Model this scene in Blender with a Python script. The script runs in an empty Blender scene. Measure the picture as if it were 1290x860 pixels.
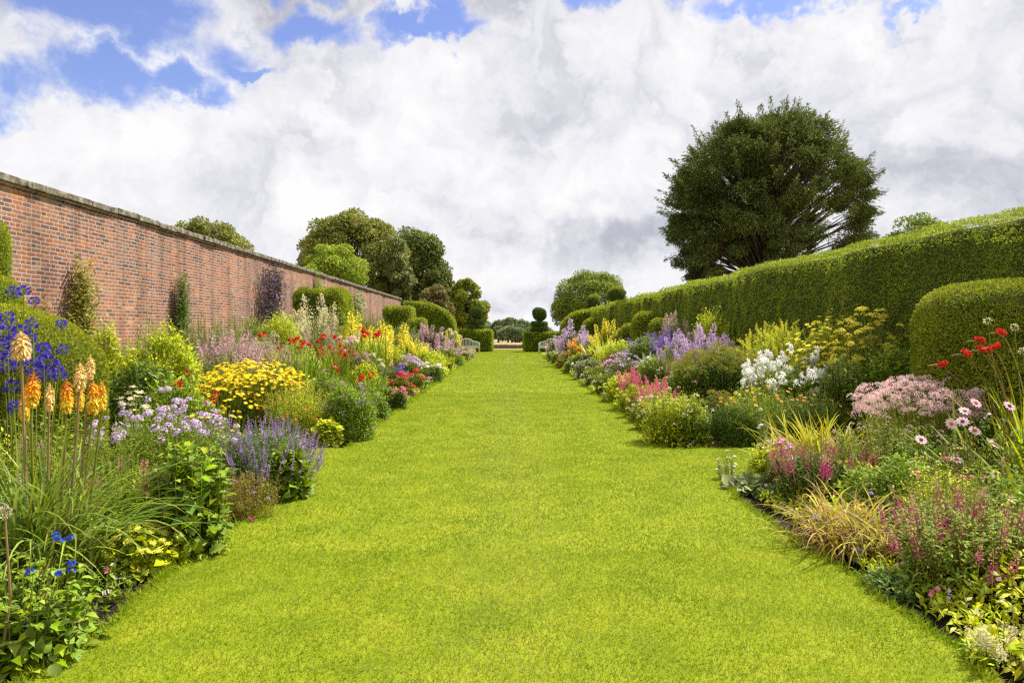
import bpy, math, random
import numpy as np
R = np.random.default_rng(7)
random.seed(7)
sc = bpy.context.scene
COL = sc.collection
F0, VX, VY, CH = 860.0, 640.0, 418.0, 1.6        # focal length in photo pixels, vanishing point, eye height

def X_(px, Y): return (px - VX) * Y / F0
def Z_(py, Y): return CH - (py - VY) * Y / F0

# ------------------------------------------------------------------ materials
def new_mat(name):
    m = bpy.data.materials.new(name); m.use_nodes = True
    nt = m.node_tree; nt.nodes.clear()
    return m, nt, nt.nodes, nt.links
def nd(nt, t, **kw):
    n = nt.nodes.new(t)
    for k, v in kw.items():
        if k in n.inputs: n.inputs[k].default_value = v
        else: setattr(n, k, v)
    return n
def c4(c): return (c[0], c[1], c[2], 1.0)
def srgb(r, g, b):
    f = lambda v: (v/255/12.92) if v/255 <= .04045 else ((v/255+.055)/1.055)**2.4
    return (f(r), f(g), f(b))
_mc = {}
BOOST = 1.58
def leafmat(name, col, col2=None, trans=.3, rough=.55, var=.35, hue=.03, nscale=3.0, sat=.15, spec=.18, ndet=2, ncon=1.6):
    """leaf or petal: colour varies from leaf to leaf, light comes through"""
    if name in _mc: return _mc[name]
    m, nt, N, L = new_mat(name)
    col2 = col2 or tuple(min(1, c*1.5) for c in col)
    if max(col2) < .5: col, col2 = tuple(c*BOOST for c in col), tuple(c*BOOST for c in col2)
    geo = nd(nt, 'ShaderNodeNewGeometry')
    tc = nd(nt, 'ShaderNodeTexCoord')
    noi = nd(nt, 'ShaderNodeTexNoise'); noi.inputs['Scale'].default_value = nscale; noi.inputs['Detail'].default_value = ndet
    L.new(tc.outputs['Object'], noi.inputs['Vector'])
    add = nd(nt, 'ShaderNodeMath', operation='MULTIPLY_ADD'); add.inputs[1].default_value = .55
    L.new(geo.outputs['Random Per Island'], add.inputs[0])
    m2 = nd(nt, 'ShaderNodeMath', operation='MULTIPLY_ADD'); m2.inputs[1].default_value = ncon; m2.inputs[2].default_value = .25-ncon/2
    L.new(noi.outputs['Fac'], m2.inputs[0]); L.new(m2.outputs[0], add.inputs[2])
    add.use_clamp = True
    mix = nd(nt, 'ShaderNodeMix', data_type='RGBA')
    mix.inputs[6].default_value = c4(col); mix.inputs[7].default_value = c4(col2)
    L.new(add.outputs[0], mix.inputs[0])
    wn = nd(nt, 'ShaderNodeTexWhiteNoise', noise_dimensions='1D')
    L.new(geo.outputs['Random Per Island'], wn.inputs['W'])
    sep = nd(nt, 'ShaderNodeSeparateColor'); L.new(wn.outputs['Color'], sep.inputs[0])
    def rng(i, lo, hi):
        mr = nd(nt, 'ShaderNodeMapRange'); mr.inputs[3].default_value = lo; mr.inputs[4].default_value = hi
        L.new(sep.outputs[i], mr.inputs[0]); return mr.outputs[0]
    hs = nd(nt, 'ShaderNodeHueSaturation')
    L.new(rng(0, .5-hue, .5+hue), hs.inputs['Hue']); L.new(rng(1, 1-sat, 1+sat*.5), hs.inputs['Saturation'])
    L.new(rng(2, 1-var, 1+var), hs.inputs['Value']); L.new(mix.outputs[2], hs.inputs['Color'])
    bs = nd(nt, 'ShaderNodeBsdfPrincipled'); bs.inputs['Roughness'].default_value = rough
    bs.inputs['Specular IOR Level'].default_value = spec
    L.new(hs.outputs[0], bs.inputs['Base Color'])
    tr = nd(nt, 'ShaderNodeBsdfTranslucent'); L.new(hs.outputs[0], tr.inputs[0])
    ms = nd(nt, 'ShaderNodeMixShader'); ms.inputs[0].default_value = trans
    L.new(bs.outputs[0], ms.inputs[1]); L.new(tr.outputs[0], ms.inputs[2])
    out = nd(nt, 'ShaderNodeOutputMaterial'); L.new(ms.outputs[0], out.inputs[0])
    _mc[name] = m
    return m
def noisemat(name, cols, scale=4, detail=8, rough=.9, bump=.3, bscale=30, coord='Object', stretch=(1,1,1), bdist=.02):
    m, nt, N, L = new_mat(name)
    tc = nd(nt, 'ShaderNodeTexCoord'); mp = nd(nt, 'ShaderNodeMapping'); mp.inputs['Scale'].default_value = stretch
    L.new(tc.outputs[coord], mp.inputs[0])
    n1 = nd(nt, 'ShaderNodeTexNoise'); n1.inputs['Scale'].default_value = scale; n1.inputs['Detail'].default_value = detail; n1.inputs['Roughness'].default_value = .65
    L.new(mp.outputs[0], n1.inputs['Vector'])
    cr = nd(nt, 'ShaderNodeValToRGB'); e = cr.color_ramp.elements
    while len(e) < len(cols): e.new(.5)
    for i, c in enumerate(cols):
        e[i].position = .28 + .44*i/(len(cols)-1); e[i].color = c4(c)
    L.new(n1.outputs['Fac'], cr.inputs[0])
    n2 = nd(nt, 'ShaderNodeTexNoise'); n2.inputs['Scale'].default_value = bscale; n2.inputs['Detail'].default_value = 6
    L.new(mp.outputs[0], n2.inputs['Vector'])
    b = nd(nt, 'ShaderNodeBump'); b.inputs['Strength'].default_value = bump; b.inputs['Distance'].default_value = bdist
    L.new(n2.outputs['Fac'], b.inputs['Height'])
    bs = nd(nt, 'ShaderNodeBsdfPrincipled'); bs.inputs['Roughness'].default_value = rough; bs.inputs['Specular IOR Level'].default_value = .2
    L.new(cr.outputs[0], bs.inputs['Base Color']); L.new(b.outputs[0], bs.inputs['Normal'])
    out = nd(nt, 'ShaderNodeOutputMaterial'); L.new(bs.outputs[0], out.inputs[0])
    return m

# ------------------------------------------------------------------ geometry collector
def unit(v): return v / np.maximum(np.linalg.norm(v, axis=-1, keepdims=True), 1e-9)
class Geo:
    def __init__(s): s.V = []; s.F = []; s.M = []; s.n = 0
    def add(s, V, F, m=0):
        V = np.asarray(V, float).reshape(-1, 3); F = np.asarray(F, int)
        s.V.append(V); s.F.append(F + s.n); s.M.append(m); s.n += len(V)
    def inst(s, T, P, D, U=None, S=1.0, mshift=0):
        P = np.atleast_2d(P).astype(float); n = len(P)
        if n == 0: return
        D = unit(np.broadcast_to(D, (n, 3)).astype(float))
        U = R.normal(size=(n, 3)) if U is None else np.broadcast_to(U, (n, 3)).astype(float)
        X = unit(np.cross(D, U)); bad = np.linalg.norm(X, axis=1) < .5
        if bad.any(): X[bad] = unit(np.cross(D[bad], R.normal(size=(bad.sum(), 3))))
        Zv = np.cross(X, D)
        S = np.broadcast_to(np.asarray(S, float).reshape(-1, 1) if np.ndim(S) == 1 else S, (n, 3)) if np.ndim(S) else np.full((n, 3), float(S))
        for V, F, m in T:
            V = np.asarray(V, float); F = np.asarray(F)
            W = P[:, None] + V[None, :, 0:1]*S[:, None, 0:1]*X[:, None] + V[None, :, 1:2]*S[:, None, 1:2]*D[:, None] + V[None, :, 2:3]*S[:, None, 2:3]*Zv[:, None]
            FF = (F[None] + (np.arange(n)*len(V))[:, None, None]).reshape(-1, F.shape[1])
            s.add(W.reshape(-1, 3), FF, m + mshift)
    def template(s):
        """this geometry as a list of (V, F, m) usable by inst"""
        return [(v, f - off, m) for v, f, m, off in zip(s.V, s.F, s.M, np.cumsum([0]+[len(v) for v in s.V])[:-1])]
    def mesh(s, name, mats, smooth=True):
        me = bpy.data.meshes.new(name)
        if s.n:
            V = np.concatenate(s.V)
            loops = np.concatenate([f.ravel() for f in s.F])
            tot = np.concatenate([np.full(len(f), f.shape[1]) for f in s.F])
            mi = np.concatenate([np.full(len(f), m) for f, m in zip(s.F, s.M)])
            me.vertices.add(len(V)); me.vertices.foreach_set('co', V.astype(np.float32).ravel())
            me.loops.add(len(loops)); me.loops.foreach_set('vertex_index', loops.astype(np.int32))
            me.polygons.add(len(tot))
            me.polygons.foreach_set('loop_start', np.concatenate([[0], np.cumsum(tot)[:-1]]).astype(np.int32))
            me.polygons.foreach_set('loop_total', tot.astype(np.int32))
            me.polygons.foreach_set('material_index', mi.astype(np.int32))
            me.polygons.foreach_set('use_smooth', np.full(len(tot), smooth))
        for m in mats: me.materials.append(m)
        me.update(calc_edges=True); me.validate()
        return me
    def build(s, name, mats, parent=None, smooth=True):
        o = bpy.data.objects.new(name, s.mesh(name, mats, smooth)); COL.objects.link(o)
        if parent is not None: o.parent = parent
        return o
def place_mesh(name, me, parent, loc, D=(0,0,1), S=1.0, spin=0):
    """an object using a shared mesh whose +Y axis grows along D"""
    from mathutils import Vector, Matrix
    o = bpy.data.objects.new(name, me); COL.objects.link(o); o.parent = parent
    d = Vector(D).normalized()
    q = Vector((0, 1, 0)).rotation_difference(d) @ __import__('mathutils').Quaternion((0, 1, 0), spin)
    o.location = loc; o.rotation_euler = q.to_euler(); o.scale = (S, S, S) if not hasattr(S, '__len__') else S
    return o
def tag(o, label=None, cat=None, group=None, kind=None):
    if label: o['label'] = label
    if cat: o['category'] = cat
    if group: o['group'] = group
    if kind: o['kind'] = kind
    return o
def empty(name, loc=(0, 0, 0), rz=0):
    o = bpy.data.objects.new(name, None); COL.objects.link(o); o.location = loc; o.rotation_euler = (0, 0, rz)
    o.empty_display_size = .1
    return o

# ------------------------------------------------------------------ templates (grow along +Y, face +Z)
def leafT(w=.4, ws=(1, .9), fold=.12, droop=.12, m=0):
    """pointed leaf with a midrib; ws are half-width factors between base and tip"""
    k = len(ws)
    if k == 1:
        V = [(0, 0, 0), (w/2, .45, fold*w), (0, 1, -droop), (-w/2, .45, fold*w)]
        return [(np.array(V), np.array([[0, 1, 2], [0, 2, 3]]), m)]
    V = [(0, 0, 0)]; Q = []; T = []
    for i, a in enumerate(ws):
        t = (i+1)/(k+1); z = -droop*t*t
        V += [(-w/2*a, t - .04*(a < .7), z+fold*w*a), (0, t, z), (w/2*a, t - .04*(a < .7), z+fold*w*a)]
    V.append((0, 1, -droop)); tip = len(V)-1
    T += [[0, 3, 2], [0, 2, 1]]
    for i in range(k-1):
        a = 1+3*i; b = a+3
        Q += [[a+1, a+2, b+2, b+1], [a, a+1, b+1, b]]
    a = 1+3*(k-1); T += [[a+1, a+2, tip], [a, a+1, tip]]
    V = np.array(V); out = [(V, np.array(T + [[q[0], q[1], q[2]] for q in Q] + [[q[0], q[2], q[3]] for q in Q]), m)]
    return out
LEAF = leafT(.42, (1,))
LEAFN = leafT(.22, (1,))
LEAFW = leafT(.7, (1,))
LEAFB = leafT(.62, (.75, 1, .62), droop=.3)
LEAFM = leafT(.34, (.8, 1, .6), droop=.3)
LEAFS = leafT(.60, (.62, .98, 1, .86, .58, .28), droop=.35, fold=.16)
LEAFJ = leafT(.8, (.5, .35, .95, .6, 1, .55, .75, .35), droop=.35, fold=.2)
LEAFR = leafT(.95, (.85, 1.05, .95, .6), droop=.25, fold=.15)

def star(np_=5, w=.5, tilt=.25, r=.5, m=0, mc=None, cr=.15, k=1, droop=.1):
    """flower with np_ petals facing +Y"""
    g = Geo(); a = np.arange(np_)/np_*2*math.pi + R.uniform(0, 6)
    D = np.stack([np.cos(a), np.full(np_, tilt), np.sin(a)], 1)
    g.inst(leafT(w, (1,) if k == 1 else (.7, 1, .75), droop=droop, m=m), np.zeros((np_, 3)), D, (0, 1, 0), r)
    if mc is not None:
        b = np.arange(7)/7*2*math.pi
        V = [(0, cr*.9, 0)] + [(cr*.7*math.cos(x), cr*.7, cr*.7*math.sin(x)) for x in b] + [(cr*math.cos(x), 0, cr*math.sin(x)) for x in b]
        g.add(V, [[0, 1+(i+1) % 7, 1+i] for i in range(7)], mc)
        g.add(V, [[1+i, 1+(i+1) % 7, 8+(i+1) % 7, 8+i] for i in range(7)], mc)
    return g.template()
def sph(n, lo=-.2):
    v = R.normal(size=(n*3, 3)); v = unit(v); v = v[v[:, 1] > lo][:n]; return v
def headball(n=40, r=.5, fs=.3, m=0, T=None, lo=-.6, ped=None):
    g = Geo(); v = sph(n, lo); T = T or leafT(.5, (1,), m=m)
    g.inst(T, v*r*R.uniform(.75, 1.0, (len(v), 1)), v + R.normal(size=v.shape)*.3, None, fs*R.uniform(.8, 1.2, len(v)))
    if ped is not None:
        g.inst(leafT(.04, (1,), m=ped), np.zeros((len(v), 3)), v, None, r*.95)
    return g.template()
def headdome(n=14, r=.5, fl=None, fs=.3, flat=.55):
    g = Geo(); v = sph(n, -.1); P = v*r*np.array([1, flat, 1])
    g.inst(fl, P, v + np.array([0, .5, 0]), None, fs*R.uniform(.8, 1.15, len(v)))
    return g.template()
def spikeT(n=60, r=.09, fs=.09, m=0, ms=1, lo=.1, taper=.7, T=None, stem=True, up=.3, mt=None):
    """flower spike of length 1"""
    g = Geo(); t = lo + (1-lo)*R.uniform(0, 1, n)**.9; a = R.uniform(0, 6.283, n)
    rad = r*(1-taper*t)*R.uniform(.5, 1, n)
    D = np.stack([np.cos(a), up+R.normal(size=n)*.3, np.sin(a)], 1)
    P = np.stack([np.cos(a)*rad, t, np.sin(a)*rad], 1)
    sz = fs*(1-.55*t)*R.uniform(.7, 1.3, n)
    if mt is None: g.inst(T or leafT(.6, (1,), m=m), P, D, None, sz)
    else:
        hi = t > .62
        g.inst(leafT(.6, (1,), m=m), P[~hi], D[~hi], None, sz[~hi]); g.inst(leafT(.6, (1,), m=mt), P[hi], D[hi], None, sz[hi]*.8)
    if stem: tube(g, np.array([[0, -.3, 0], [0, .5, 0], [0, 1, 0]]), [.012, .01, .004], ms, 4)
    return g.template()
def plumeT(n=160, r=.22, fs=.07, m=0, ms=1):
    g = Geo(); t = R.uniform(0, 1, n)**.8; a = R.uniform(0, 6.283, n)
    lob = 1 + .35*np.sin(a*3 + t*14)
    rad = r*(1-t)**.8*R.uniform(.2, 1, n)*lob
    P = np.stack([np.cos(a)*rad, t+.12*rad/r, np.sin(a)*rad], 1)
    D = np.stack([np.cos(a)*.6, np.full(n, .8), np.sin(a)*.6], 1)+R.normal(size=(n, 3))*.3
    g.inst(leafT(.55, (1,), m=m), P, D, None, fs*R.uniform(.6, 1.4, n))
    tube(g, np.array([[0, -.3, 0], [0, .4, 0], [0, .95, 0]]), [.012, .01, .003], ms, 4)
    return g.template()
def flatT(n=30, r=.5, fs=.2, m=0, ms=1, dome=.18):
    """flat plate of tiny flowers on a short spread of stalks"""
    g = Geo(); q = np.sqrt(R.uniform(0, 1, n)); a = R.uniform(0, 6.283, n)
    P = np.stack([q*np.cos(a)*r, dome*(1-q*q)+R.normal(size=n)*.02, q*np.sin(a)*r], 1)
    g.inst(leafT(.9, (1,), m=m), P-[0, 0, 0], np.stack([np.cos(a), .25+R.normal(size=n)*.3, np.sin(a)], 1), (0, 1, 0), fs*R.uniform(.7, 1.3, n))
    b = np.arange(8)/8*6.283
    V = [(0, -.35, 0)] + [(r*.85*math.cos(x), -.01, r*.85*math.sin(x)) for x in b] + [(0, dome*.8, 0)]
    g.add(V, [[0, 1+i, 1+(i+1) % 8] for i in range(8)], ms); g.add(V, [[9, 1+(i+1) % 8, 1+i] for i in range(8)], m)
    return g.template()

def tube(g, P, rad, m=0, k=6):
    P = np.asarray(P, float); n = len(P); T = unit(np.gradient(P, axis=0))
    ref = np.array([0.3, .2, 1.]) if abs(T[0][2]) < .9 else np.array([1., .2, 0])
    A = unit(np.cross(T, ref)); B = np.cross(T, A); a = np.arange(k)/k*2*math.pi
    V = P[:, None] + np.asarray(rad)[:, None, None]*(np.cos(a)[None, :, None]*A[:, None] + np.sin(a)[None, :, None]*B[:, None])
    i = np.arange(n-1)[:, None]*k; j = np.arange(k)[None]
    F = np.stack([i+j, i+(j+1) % k, i+k+(j+1) % k, i+k+j], -1).reshape(-1, 4)
    g.add(V.reshape(-1, 3), F, m)
def stems(g, P0, P1, r, m=0, bow=.0, K=4):
    """many thin curved stalks from P0 to P1 (n x 3)"""
    P0 = np.atleast_2d(P0).astype(float); P1 = np.atleast_2d(P1).astype(float); n = len(P0)
    if not n: return
    s = np.linspace(0, 1, K+1)[None, :, None]
    mid = (P0+P1)/2; mid[:, :2] = P0[:, :2]*(.6) + P1[:, :2]*.4 + R.normal(size=(n, 2))*bow
    mid[:, 2] = P0[:, 2]*.4 + P1[:, 2]*.6
    C = P0[:, None]*(1-s)**2 + 2*mid[:, None]*s*(1-s) + P1[:, None]*s**2
    a = np.arange(3)/3*6.283; rr = np.broadcast_to(r, (n,))[:, None, None, None]*(1-.4*s[..., None])
    off = np.stack([np.cos(a), np.sin(a), 0*a], 1)[None, None]
    V = C[:, :, None] + off*rr
    i = (np.arange(K)*3)[:, None]; j = np.arange(3)[None]
    F = np.stack([i+j, i+(j+1) % 3, i+3+(j+1) % 3, i+3+j], -1).reshape(-1, 4)
    FF = (F[None] + (np.arange(n)*(K+1)*3)[:, None, None]).reshape(-1, 4)
    g.add(V.reshape(-1, 3), FF, m)
def straps(g, base, az, L, e0, bend, w, m=0, K=9, pw=1.6, twist=0):
    """arching sword-shaped leaves"""
    base = np.atleast_2d(base); n = len(az)
    base = np.broadcast_to(base, (n, 3)); L = np.broadcast_to(L, (n,)); e0 = np.broadcast_to(e0, (n,)); bend = np.broadcast_to(bend, (n,)); w = np.broadcast_to(w, (n,))
    s = np.linspace(0, 1, K+1)
    e = e0[:, None] - bend[:, None]*s[None]**pw
    ds = L[:, None]/K
    h = np.concatenate([np.zeros((n, 1)), np.cumsum(np.cos(e[:, :-1])*ds, 1)], 1)
    z = np.concatenate([np.zeros((n, 1)), np.cumsum(np.sin(e[:, :-1])*ds, 1)], 1)
    azz = az[:, None] + twist*R.normal(size=(n, 1))*s[None]
    C = base[:, None] + np.stack([np.cos(azz)*h, np.sin(azz)*h, z], -1)
    C[..., 2] = np.maximum(C[..., 2], .012)
    side = np.stack([-np.sin(azz), np.cos(azz), 0*azz], -1)
    wd = w[:, None]*np.minimum(1, (1-s[None])*2.2)**.7*(.7+.3*np.minimum(1, s[None]*4))
    wd[:, -1] = w*.02
    Lf = C + side*wd[..., None]/2; Rt = C - side*wd[..., None]/2
    up = wd*.22; Lf[..., 2] += up; Rt[..., 2] += up
    V = np.stack([Lf, C, Rt], 2)      # n,K+1,3,3
    i = (np.arange(K)*3)[:, None]; j = np.arange(2)[None]
    F = np.stack([i+j, i+j+1, i+3+j+1, i+3+j], -1).reshape(-1, 4)
    FF = (F[None] + (np.arange(n)*(K+1)*3)[:, None, None]).reshape(-1, 4)
    g.add(V.reshape(-1, 3), FF, m)

# ------------------------------------------------------------------ foliage volumes
def dome(g, T, rx, ry, H, size, cover=4.0, m=0, cen=(0, 0, 0), rag=.16, up=.35, flat=.7, lo=-.05, nmax=16000, lobes=16, lobe=.34, spread=.6):
    area = 2.2*math.pi*((rx*ry+rx*H+ry*H)/3)
    n = int(min(nmax, max(60, cover*area/(.3*size*size))))
    v = unit(R.normal(size=(int(n*2.6)+50, 3))); v = v[v[:, 2] > lo][:n]; n = len(v)
    lb = unit(R.normal(size=(lobes, 3))*[1, 1, .8]+[0, 0, .4])
    dd = v @ lb.T
    bump = np.sqrt(np.maximum(0, dd-.80)/.20).max(1)
    rr = (1 - lobe + lobe*bump)*(1 - .42*R.uniform(0, 1, n)**1.8) + R.normal(size=n)*rag*.35
    P = np.stack([v[:, 0]*rx*rr, v[:, 1]*ry*rr, np.sign(v[:, 2])*np.abs(v[:, 2])**flat*H*rr], 1) + np.array(cen)
    P[:, 2] = np.maximum(P[:, 2], cen[2]*.0+.01)
    D = v*[.8, .8, .5] + [0, 0, up] + R.normal(size=(n, 3))*spread
    U = v*.6 + [0, 0, .9] + R.normal(size=(n, 3))*.35
    g.inst([(t[0], t[1], m) for t in T], P, D, U, size*R.uniform(.6, 1.25, n))
    return n
def upright(g, T, rx, ry, H, size, ns, nl, m=0, ms=1, domed=.25, elev=.35, sr=.004, lean=.12, t0=.05, shrink=.5):
    a = R.uniform(0, 6.283, ns); q = np.sqrt(R.uniform(0, 1, ns))
    top = np.stack([np.cos(a)*q*rx, np.sin(a)*q*ry, H*(1-domed*q*q)*R.uniform(.86, 1.05, ns)], 1)
    bot = top*[.8-lean, .8-lean, 0]
    stems(g, bot, top, sr, ms, bow=.02)
    t = R.uniform(t0, 1, (ns, nl)); s = t[..., None]
    mid = (bot+top)/2; mid[:, :2] = bot[:, :2]*.6+top[:, :2]*.4; mid[:, 2] = top[:, 2]*.6
    P = (bot[:, None]*(1-s)**2 + 2*mid[:, None]*s*(1-s) + top[:, None]*s**2).reshape(-1, 3)
    n = len(P); b = R.uniform(0, 6.283, n)
    D = np.stack([np.cos(b), np.sin(b), elev+R.normal(size=n)*.3], 1)
    g.inst([(x[0], x[1], m) for x in T], P, D, [0, 0, 1], size*R.uniform(.6, 1.2, n)*(1-shrink*t.ravel()**3))
    return top

# surfaces for clipped hedges and topiary -------------------------------------------------
def superell(c, r, e1=.35, e2=.35, nu=36, nv=18, zmin=None, noise=.03):
    u = np.linspace(-math.pi, math.pi, nu, endpoint=False); v = np.linspace(-math.pi/2, math.pi/2, nv)
    f = lambda x, e: np.sign(x)*np.abs(x)**e
    cu, su, cv, sv = f(np.cos(u), e2), f(np.sin(u), e2), f(np.cos(v), e1), f(np.sin(v), e1)
    V = np.stack([r[0]*cv[:, None]*cu[None], r[1]*cv[:, None]*su[None], r[2]*sv[:, None]*np.ones_like(u)[None]], -1)
    ph = R.uniform(0, 6, 3)
    V *= (1 + noise*np.sin(V[..., 0:1]*3+ph[0])*np.sin(V[..., 1:2]*2.3+ph[1]) + noise*.6*np.sin(V[..., 2:3]*5+ph[2]))
    V = V.reshape(-1, 3) + np.array(c)
    if zmin is not None: V[:, 2] = np.maximum(V[:, 2], zmin)
    i = (np.arange(nv-1)*nu)[:, None]; j = np.arange(nu)[None]
    F = np.stack([i+j, i+(j+1) % nu, i+nu+(j+1) % nu, i+nu+j], -1).reshape(-1, 4)
    return V, F
def clothe(g, V, F, T, k=.0034, smin=.02, cover=1.3, m=0, shag=.4, off=(0, 0, 0), nmax=90000, smax=9, inset=.5, ridge=0, streak=0):
    """cover a closed surface with small leaves, their size following the distance to the lawn's near end"""
    T3 = np.concatenate([F[:, [0, 1, 2]], F[:, [0, 2, 3]]]) if F.shape[1] == 4 else F
    A, B, C = V[T3[:, 0]], V[T3[:, 1]], V[T3[:, 2]]
    cr = np.cross(B-A, C-A); ar = np.linalg.norm(cr, axis=1)/2; nrm = unit(cr)
    cen = (A+B+C)/3 + np.array(off)
    size = np.clip(k*np.linalg.norm(cen, axis=1), smin, smax)
    w = ar/(.32*size*size); ok = (ar > 1e-7) & (cen[:, 2] > -.2); w = w*ok
    n = int(min(nmax, cover*w.sum())); idx = R.choice(len(w), n, p=w/w.sum())
    a, b = R.uniform(0, 1, (2, n)); fl = a+b > 1; a[fl] = 1-a[fl]; b[fl] = 1-b[fl]
    P = A[idx]+a[:, None]*(B-A)[idx]+b[:, None]*(C-A)[idx]
    N_ = nrm[idx]; s = size[idx]*R.uniform(.6, 1.3, n)
    lump = np.sin(P[:, 0]*5.1+P[:, 1]*4.3)*np.sin(P[:, 2]*4.7+P[:, 1]*2.9+1)*.5+np.sin(P[:, 1]*9.7+P[:, 0]*8.1)*np.sin(P[:, 2]*8.3)*.35
    if streak: lump += streak*np.sin(P[:, 1]*6+np.sin(P[:, 2]*1.3)*.8)*np.sin(P[:, 1]*2.3+1)
    P = P + N_*(lump*.035*np.minimum(2.5, size[idx]/.035) + (R.uniform(-1, .45, n)*s*inset))[:, None]
    D = N_*.55 + [0, 0, .45] + R.normal(size=(n, 3))*shag
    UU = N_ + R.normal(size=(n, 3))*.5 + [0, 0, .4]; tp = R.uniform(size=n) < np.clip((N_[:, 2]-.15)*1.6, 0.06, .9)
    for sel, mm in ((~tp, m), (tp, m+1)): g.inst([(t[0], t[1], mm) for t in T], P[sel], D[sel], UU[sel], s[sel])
def shrunk(V, c, d):
    v = V-np.array(c); L = np.linalg.norm(v, axis=1, keepdims=True); return np.array(c)+v*np.maximum(.3, 1-d/np.maximum(L, .01))
# ================================================================== camera, render, light
cam = bpy.data.cameras.new('camera'); cam.lens = 24; cam.sensor_width = 36
cam.shift_x = 5/1290; cam.shift_y = -12/1290; cam.clip_start = .05; cam.clip_end = 6000
co = bpy.data.objects.new('camera', cam); COL.objects.link(co); co.location = (0, 0, CH); co.rotation_euler = (math.radians(90), 0, 0)
sc.camera = co
sc.view_settings.view_transform = 'Standard'; sc.view_settings.look = 'None'; sc.view_settings.gamma = 1
sc.view_settings.exposure = 0.85; sc.view_settings.use_curve_mapping = False
sc.render.engine = 'CYCLES'; sc.cycles.use_denoising = False; sc.cycles.pixel_filter_type = 'BLACKMAN_HARRIS'; sc.cycles.filter_width = 1.35; sc.cycles.sample_clamp_indirect = 3; sc.cycles.use_adaptive_sampling = False
sc.cycles.max_bounces = 6; sc.cycles.transmission_bounces = 3; sc.cycles.diffuse_bounces = 3; sc.cycles.glossy_bounces = 2
sc.cycles.volume_bounces = 0; sc.cycles.caustics_reflective = False; sc.cycles.caustics_refractive = False

SUN = np.array([.52, .38, .95]); SUN = SUN/np.linalg.norm(SUN)
sl = bpy.data.lights.new('sun', 'SUN'); sl.energy = 5.0; sl.angle = math.radians(2.0); sl.color = (1, .95, .86)
so = bpy.data.objects.new('sun', sl); COL.objects.link(so); so.location = (20, 15, 40)
from mathutils import Vector
so.rotation_euler = Vector(SUN).to_track_quat('Z', 'Y').to_euler()

w = bpy.data.worlds.new('World'); sc.world = w; w.use_nodes = True
nt = w.node_tree; nt.nodes.clear(); L = nt.links
tc = nd(nt, 'ShaderNodeTexCoord')
nrm_ = nd(nt, 'ShaderNodeVectorMath', operation='NORMALIZE'); L.new(tc.outputs['Generated'], nrm_.inputs[0]); DIR = nrm_.outputs[0]
sky = nd(nt, 'ShaderNodeTexSky', sky_type='NISHITA'); sky.sun_disc = False
sky.sun_elevation = math.asin(SUN[2]); sky.sun_rotation = math.atan2(SUN[0], SUN[1]); sky.air_density = 1.0; sky.dust_density = .3; sky.ozone_density = 2.5
hsv = nd(nt, 'ShaderNodeHueSaturation'); hsv.inputs['Saturation'].default_value = 1.05; hsv.inputs['Hue'].default_value = .522; L.new(sky.outputs[0], hsv.inputs['Color'])
bsky = nd(nt, 'ShaderNodeBackground'); bsky.inputs[1].default_value = .10; L.new(hsv.outputs[0], bsky.inputs[0])
def math_(op, a, b=None, c=None, clamp=False):
    n = nd(nt, 'ShaderNodeMath', operation=op); n.use_clamp = clamp
    for i, v in enumerate((a, b, c)):
        if v is None: continue
        if isinstance(v, (int, float)): n.inputs[i].default_value = v
        else: L.new(v, n.inputs[i])
    return n.outputs[0]
def noise_(vec, scale, detail=8, rough=.6, dist=0):
    n = nd(nt, 'ShaderNodeTexNoise'); n.inputs['Scale'].default_value = scale; n.inputs['Detail'].default_value = detail
    n.inputs['Roughness'].default_value = rough; n.inputs['Distortion'].default_value = dist; L.new(vec, n.inputs['Vector']); return n
# cloud coordinates: perspective of a flat layer, kept finite near the horizon
sep = nd(nt, 'ShaderNodeSeparateXYZ'); L.new(DIR, sep.inputs[0])
zz = math_('ADD', math_('MAXIMUM', sep.outputs[2], 0.0), .22)
cmb = nd(nt, 'ShaderNodeCombineXYZ')
L.new(math_('DIVIDE', sep.outputs[0], zz), cmb.inputs[0]); L.new(math_('DIVIDE', sep.outputs[1], zz), cmb.inputs[1]); cmb.inputs[2].default_value = 3.7
CP = cmb.outputs[0]
warp = noise_(DIR, 5.5, 6, .6)
wv = nd(nt, 'ShaderNodeVectorMath', operation='MULTIPLY_ADD'); wv.inputs[1].default_value = (.30, .30, .26); L.new(warp.outputs['Color'], wv.inputs[0])
sub = nd(nt, 'ShaderNodeVectorMath', operation='SUBTRACT'); L.new(DIR, sub.inputs[0]); sub.inputs[1].default_value = (.15, .15, .13)
L.new(sub.outputs[0], wv.inputs[2]); WD = wv.outputs[0]
def blob(px, py, rx, ry, soft=1.0):
    """a patch of sky around one compass direction, wider than tall"""
    d = np.array([(px-VX)/F0, 1, (VY-py)/F0]); k = np.linalg.norm(d); d = d/k
    s1 = nd(nt, 'ShaderNodeVectorMath', operation='SUBTRACT'); L.new(WD, s1.inputs[0]); s1.inputs[1].default_value = tuple(d)
    s2 = nd(nt, 'ShaderNodeVectorMath', operation='MULTIPLY'); L.new(s1.outputs[0], s2.inputs[0]); q = F0*k/rx
    s2.inputs[1].default_value = (q, q, F0*k/ry)
    s3 = nd(nt, 'ShaderNodeVectorMath', operation='LENGTH'); L.new(s2.outputs[0], s3.inputs[0])
    mr = nd(nt, 'ShaderNodeMapRange', interpolation_type='SMOOTHSTEP'); mr.inputs[1].default_value = 1+soft*.6; mr.inputs[2].default_value = max(0, 1-soft); mr.inputs[3].default_value = 0; mr.inputs[4].default_value = 1
    L.new(s3.outputs['Value'], mr.inputs[0]); return mr.outputs[0]
def maxall(xs):
    r = xs[0]
    for x in xs[1:]: r = math_('MAXIMUM', r, x)
    return r
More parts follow.
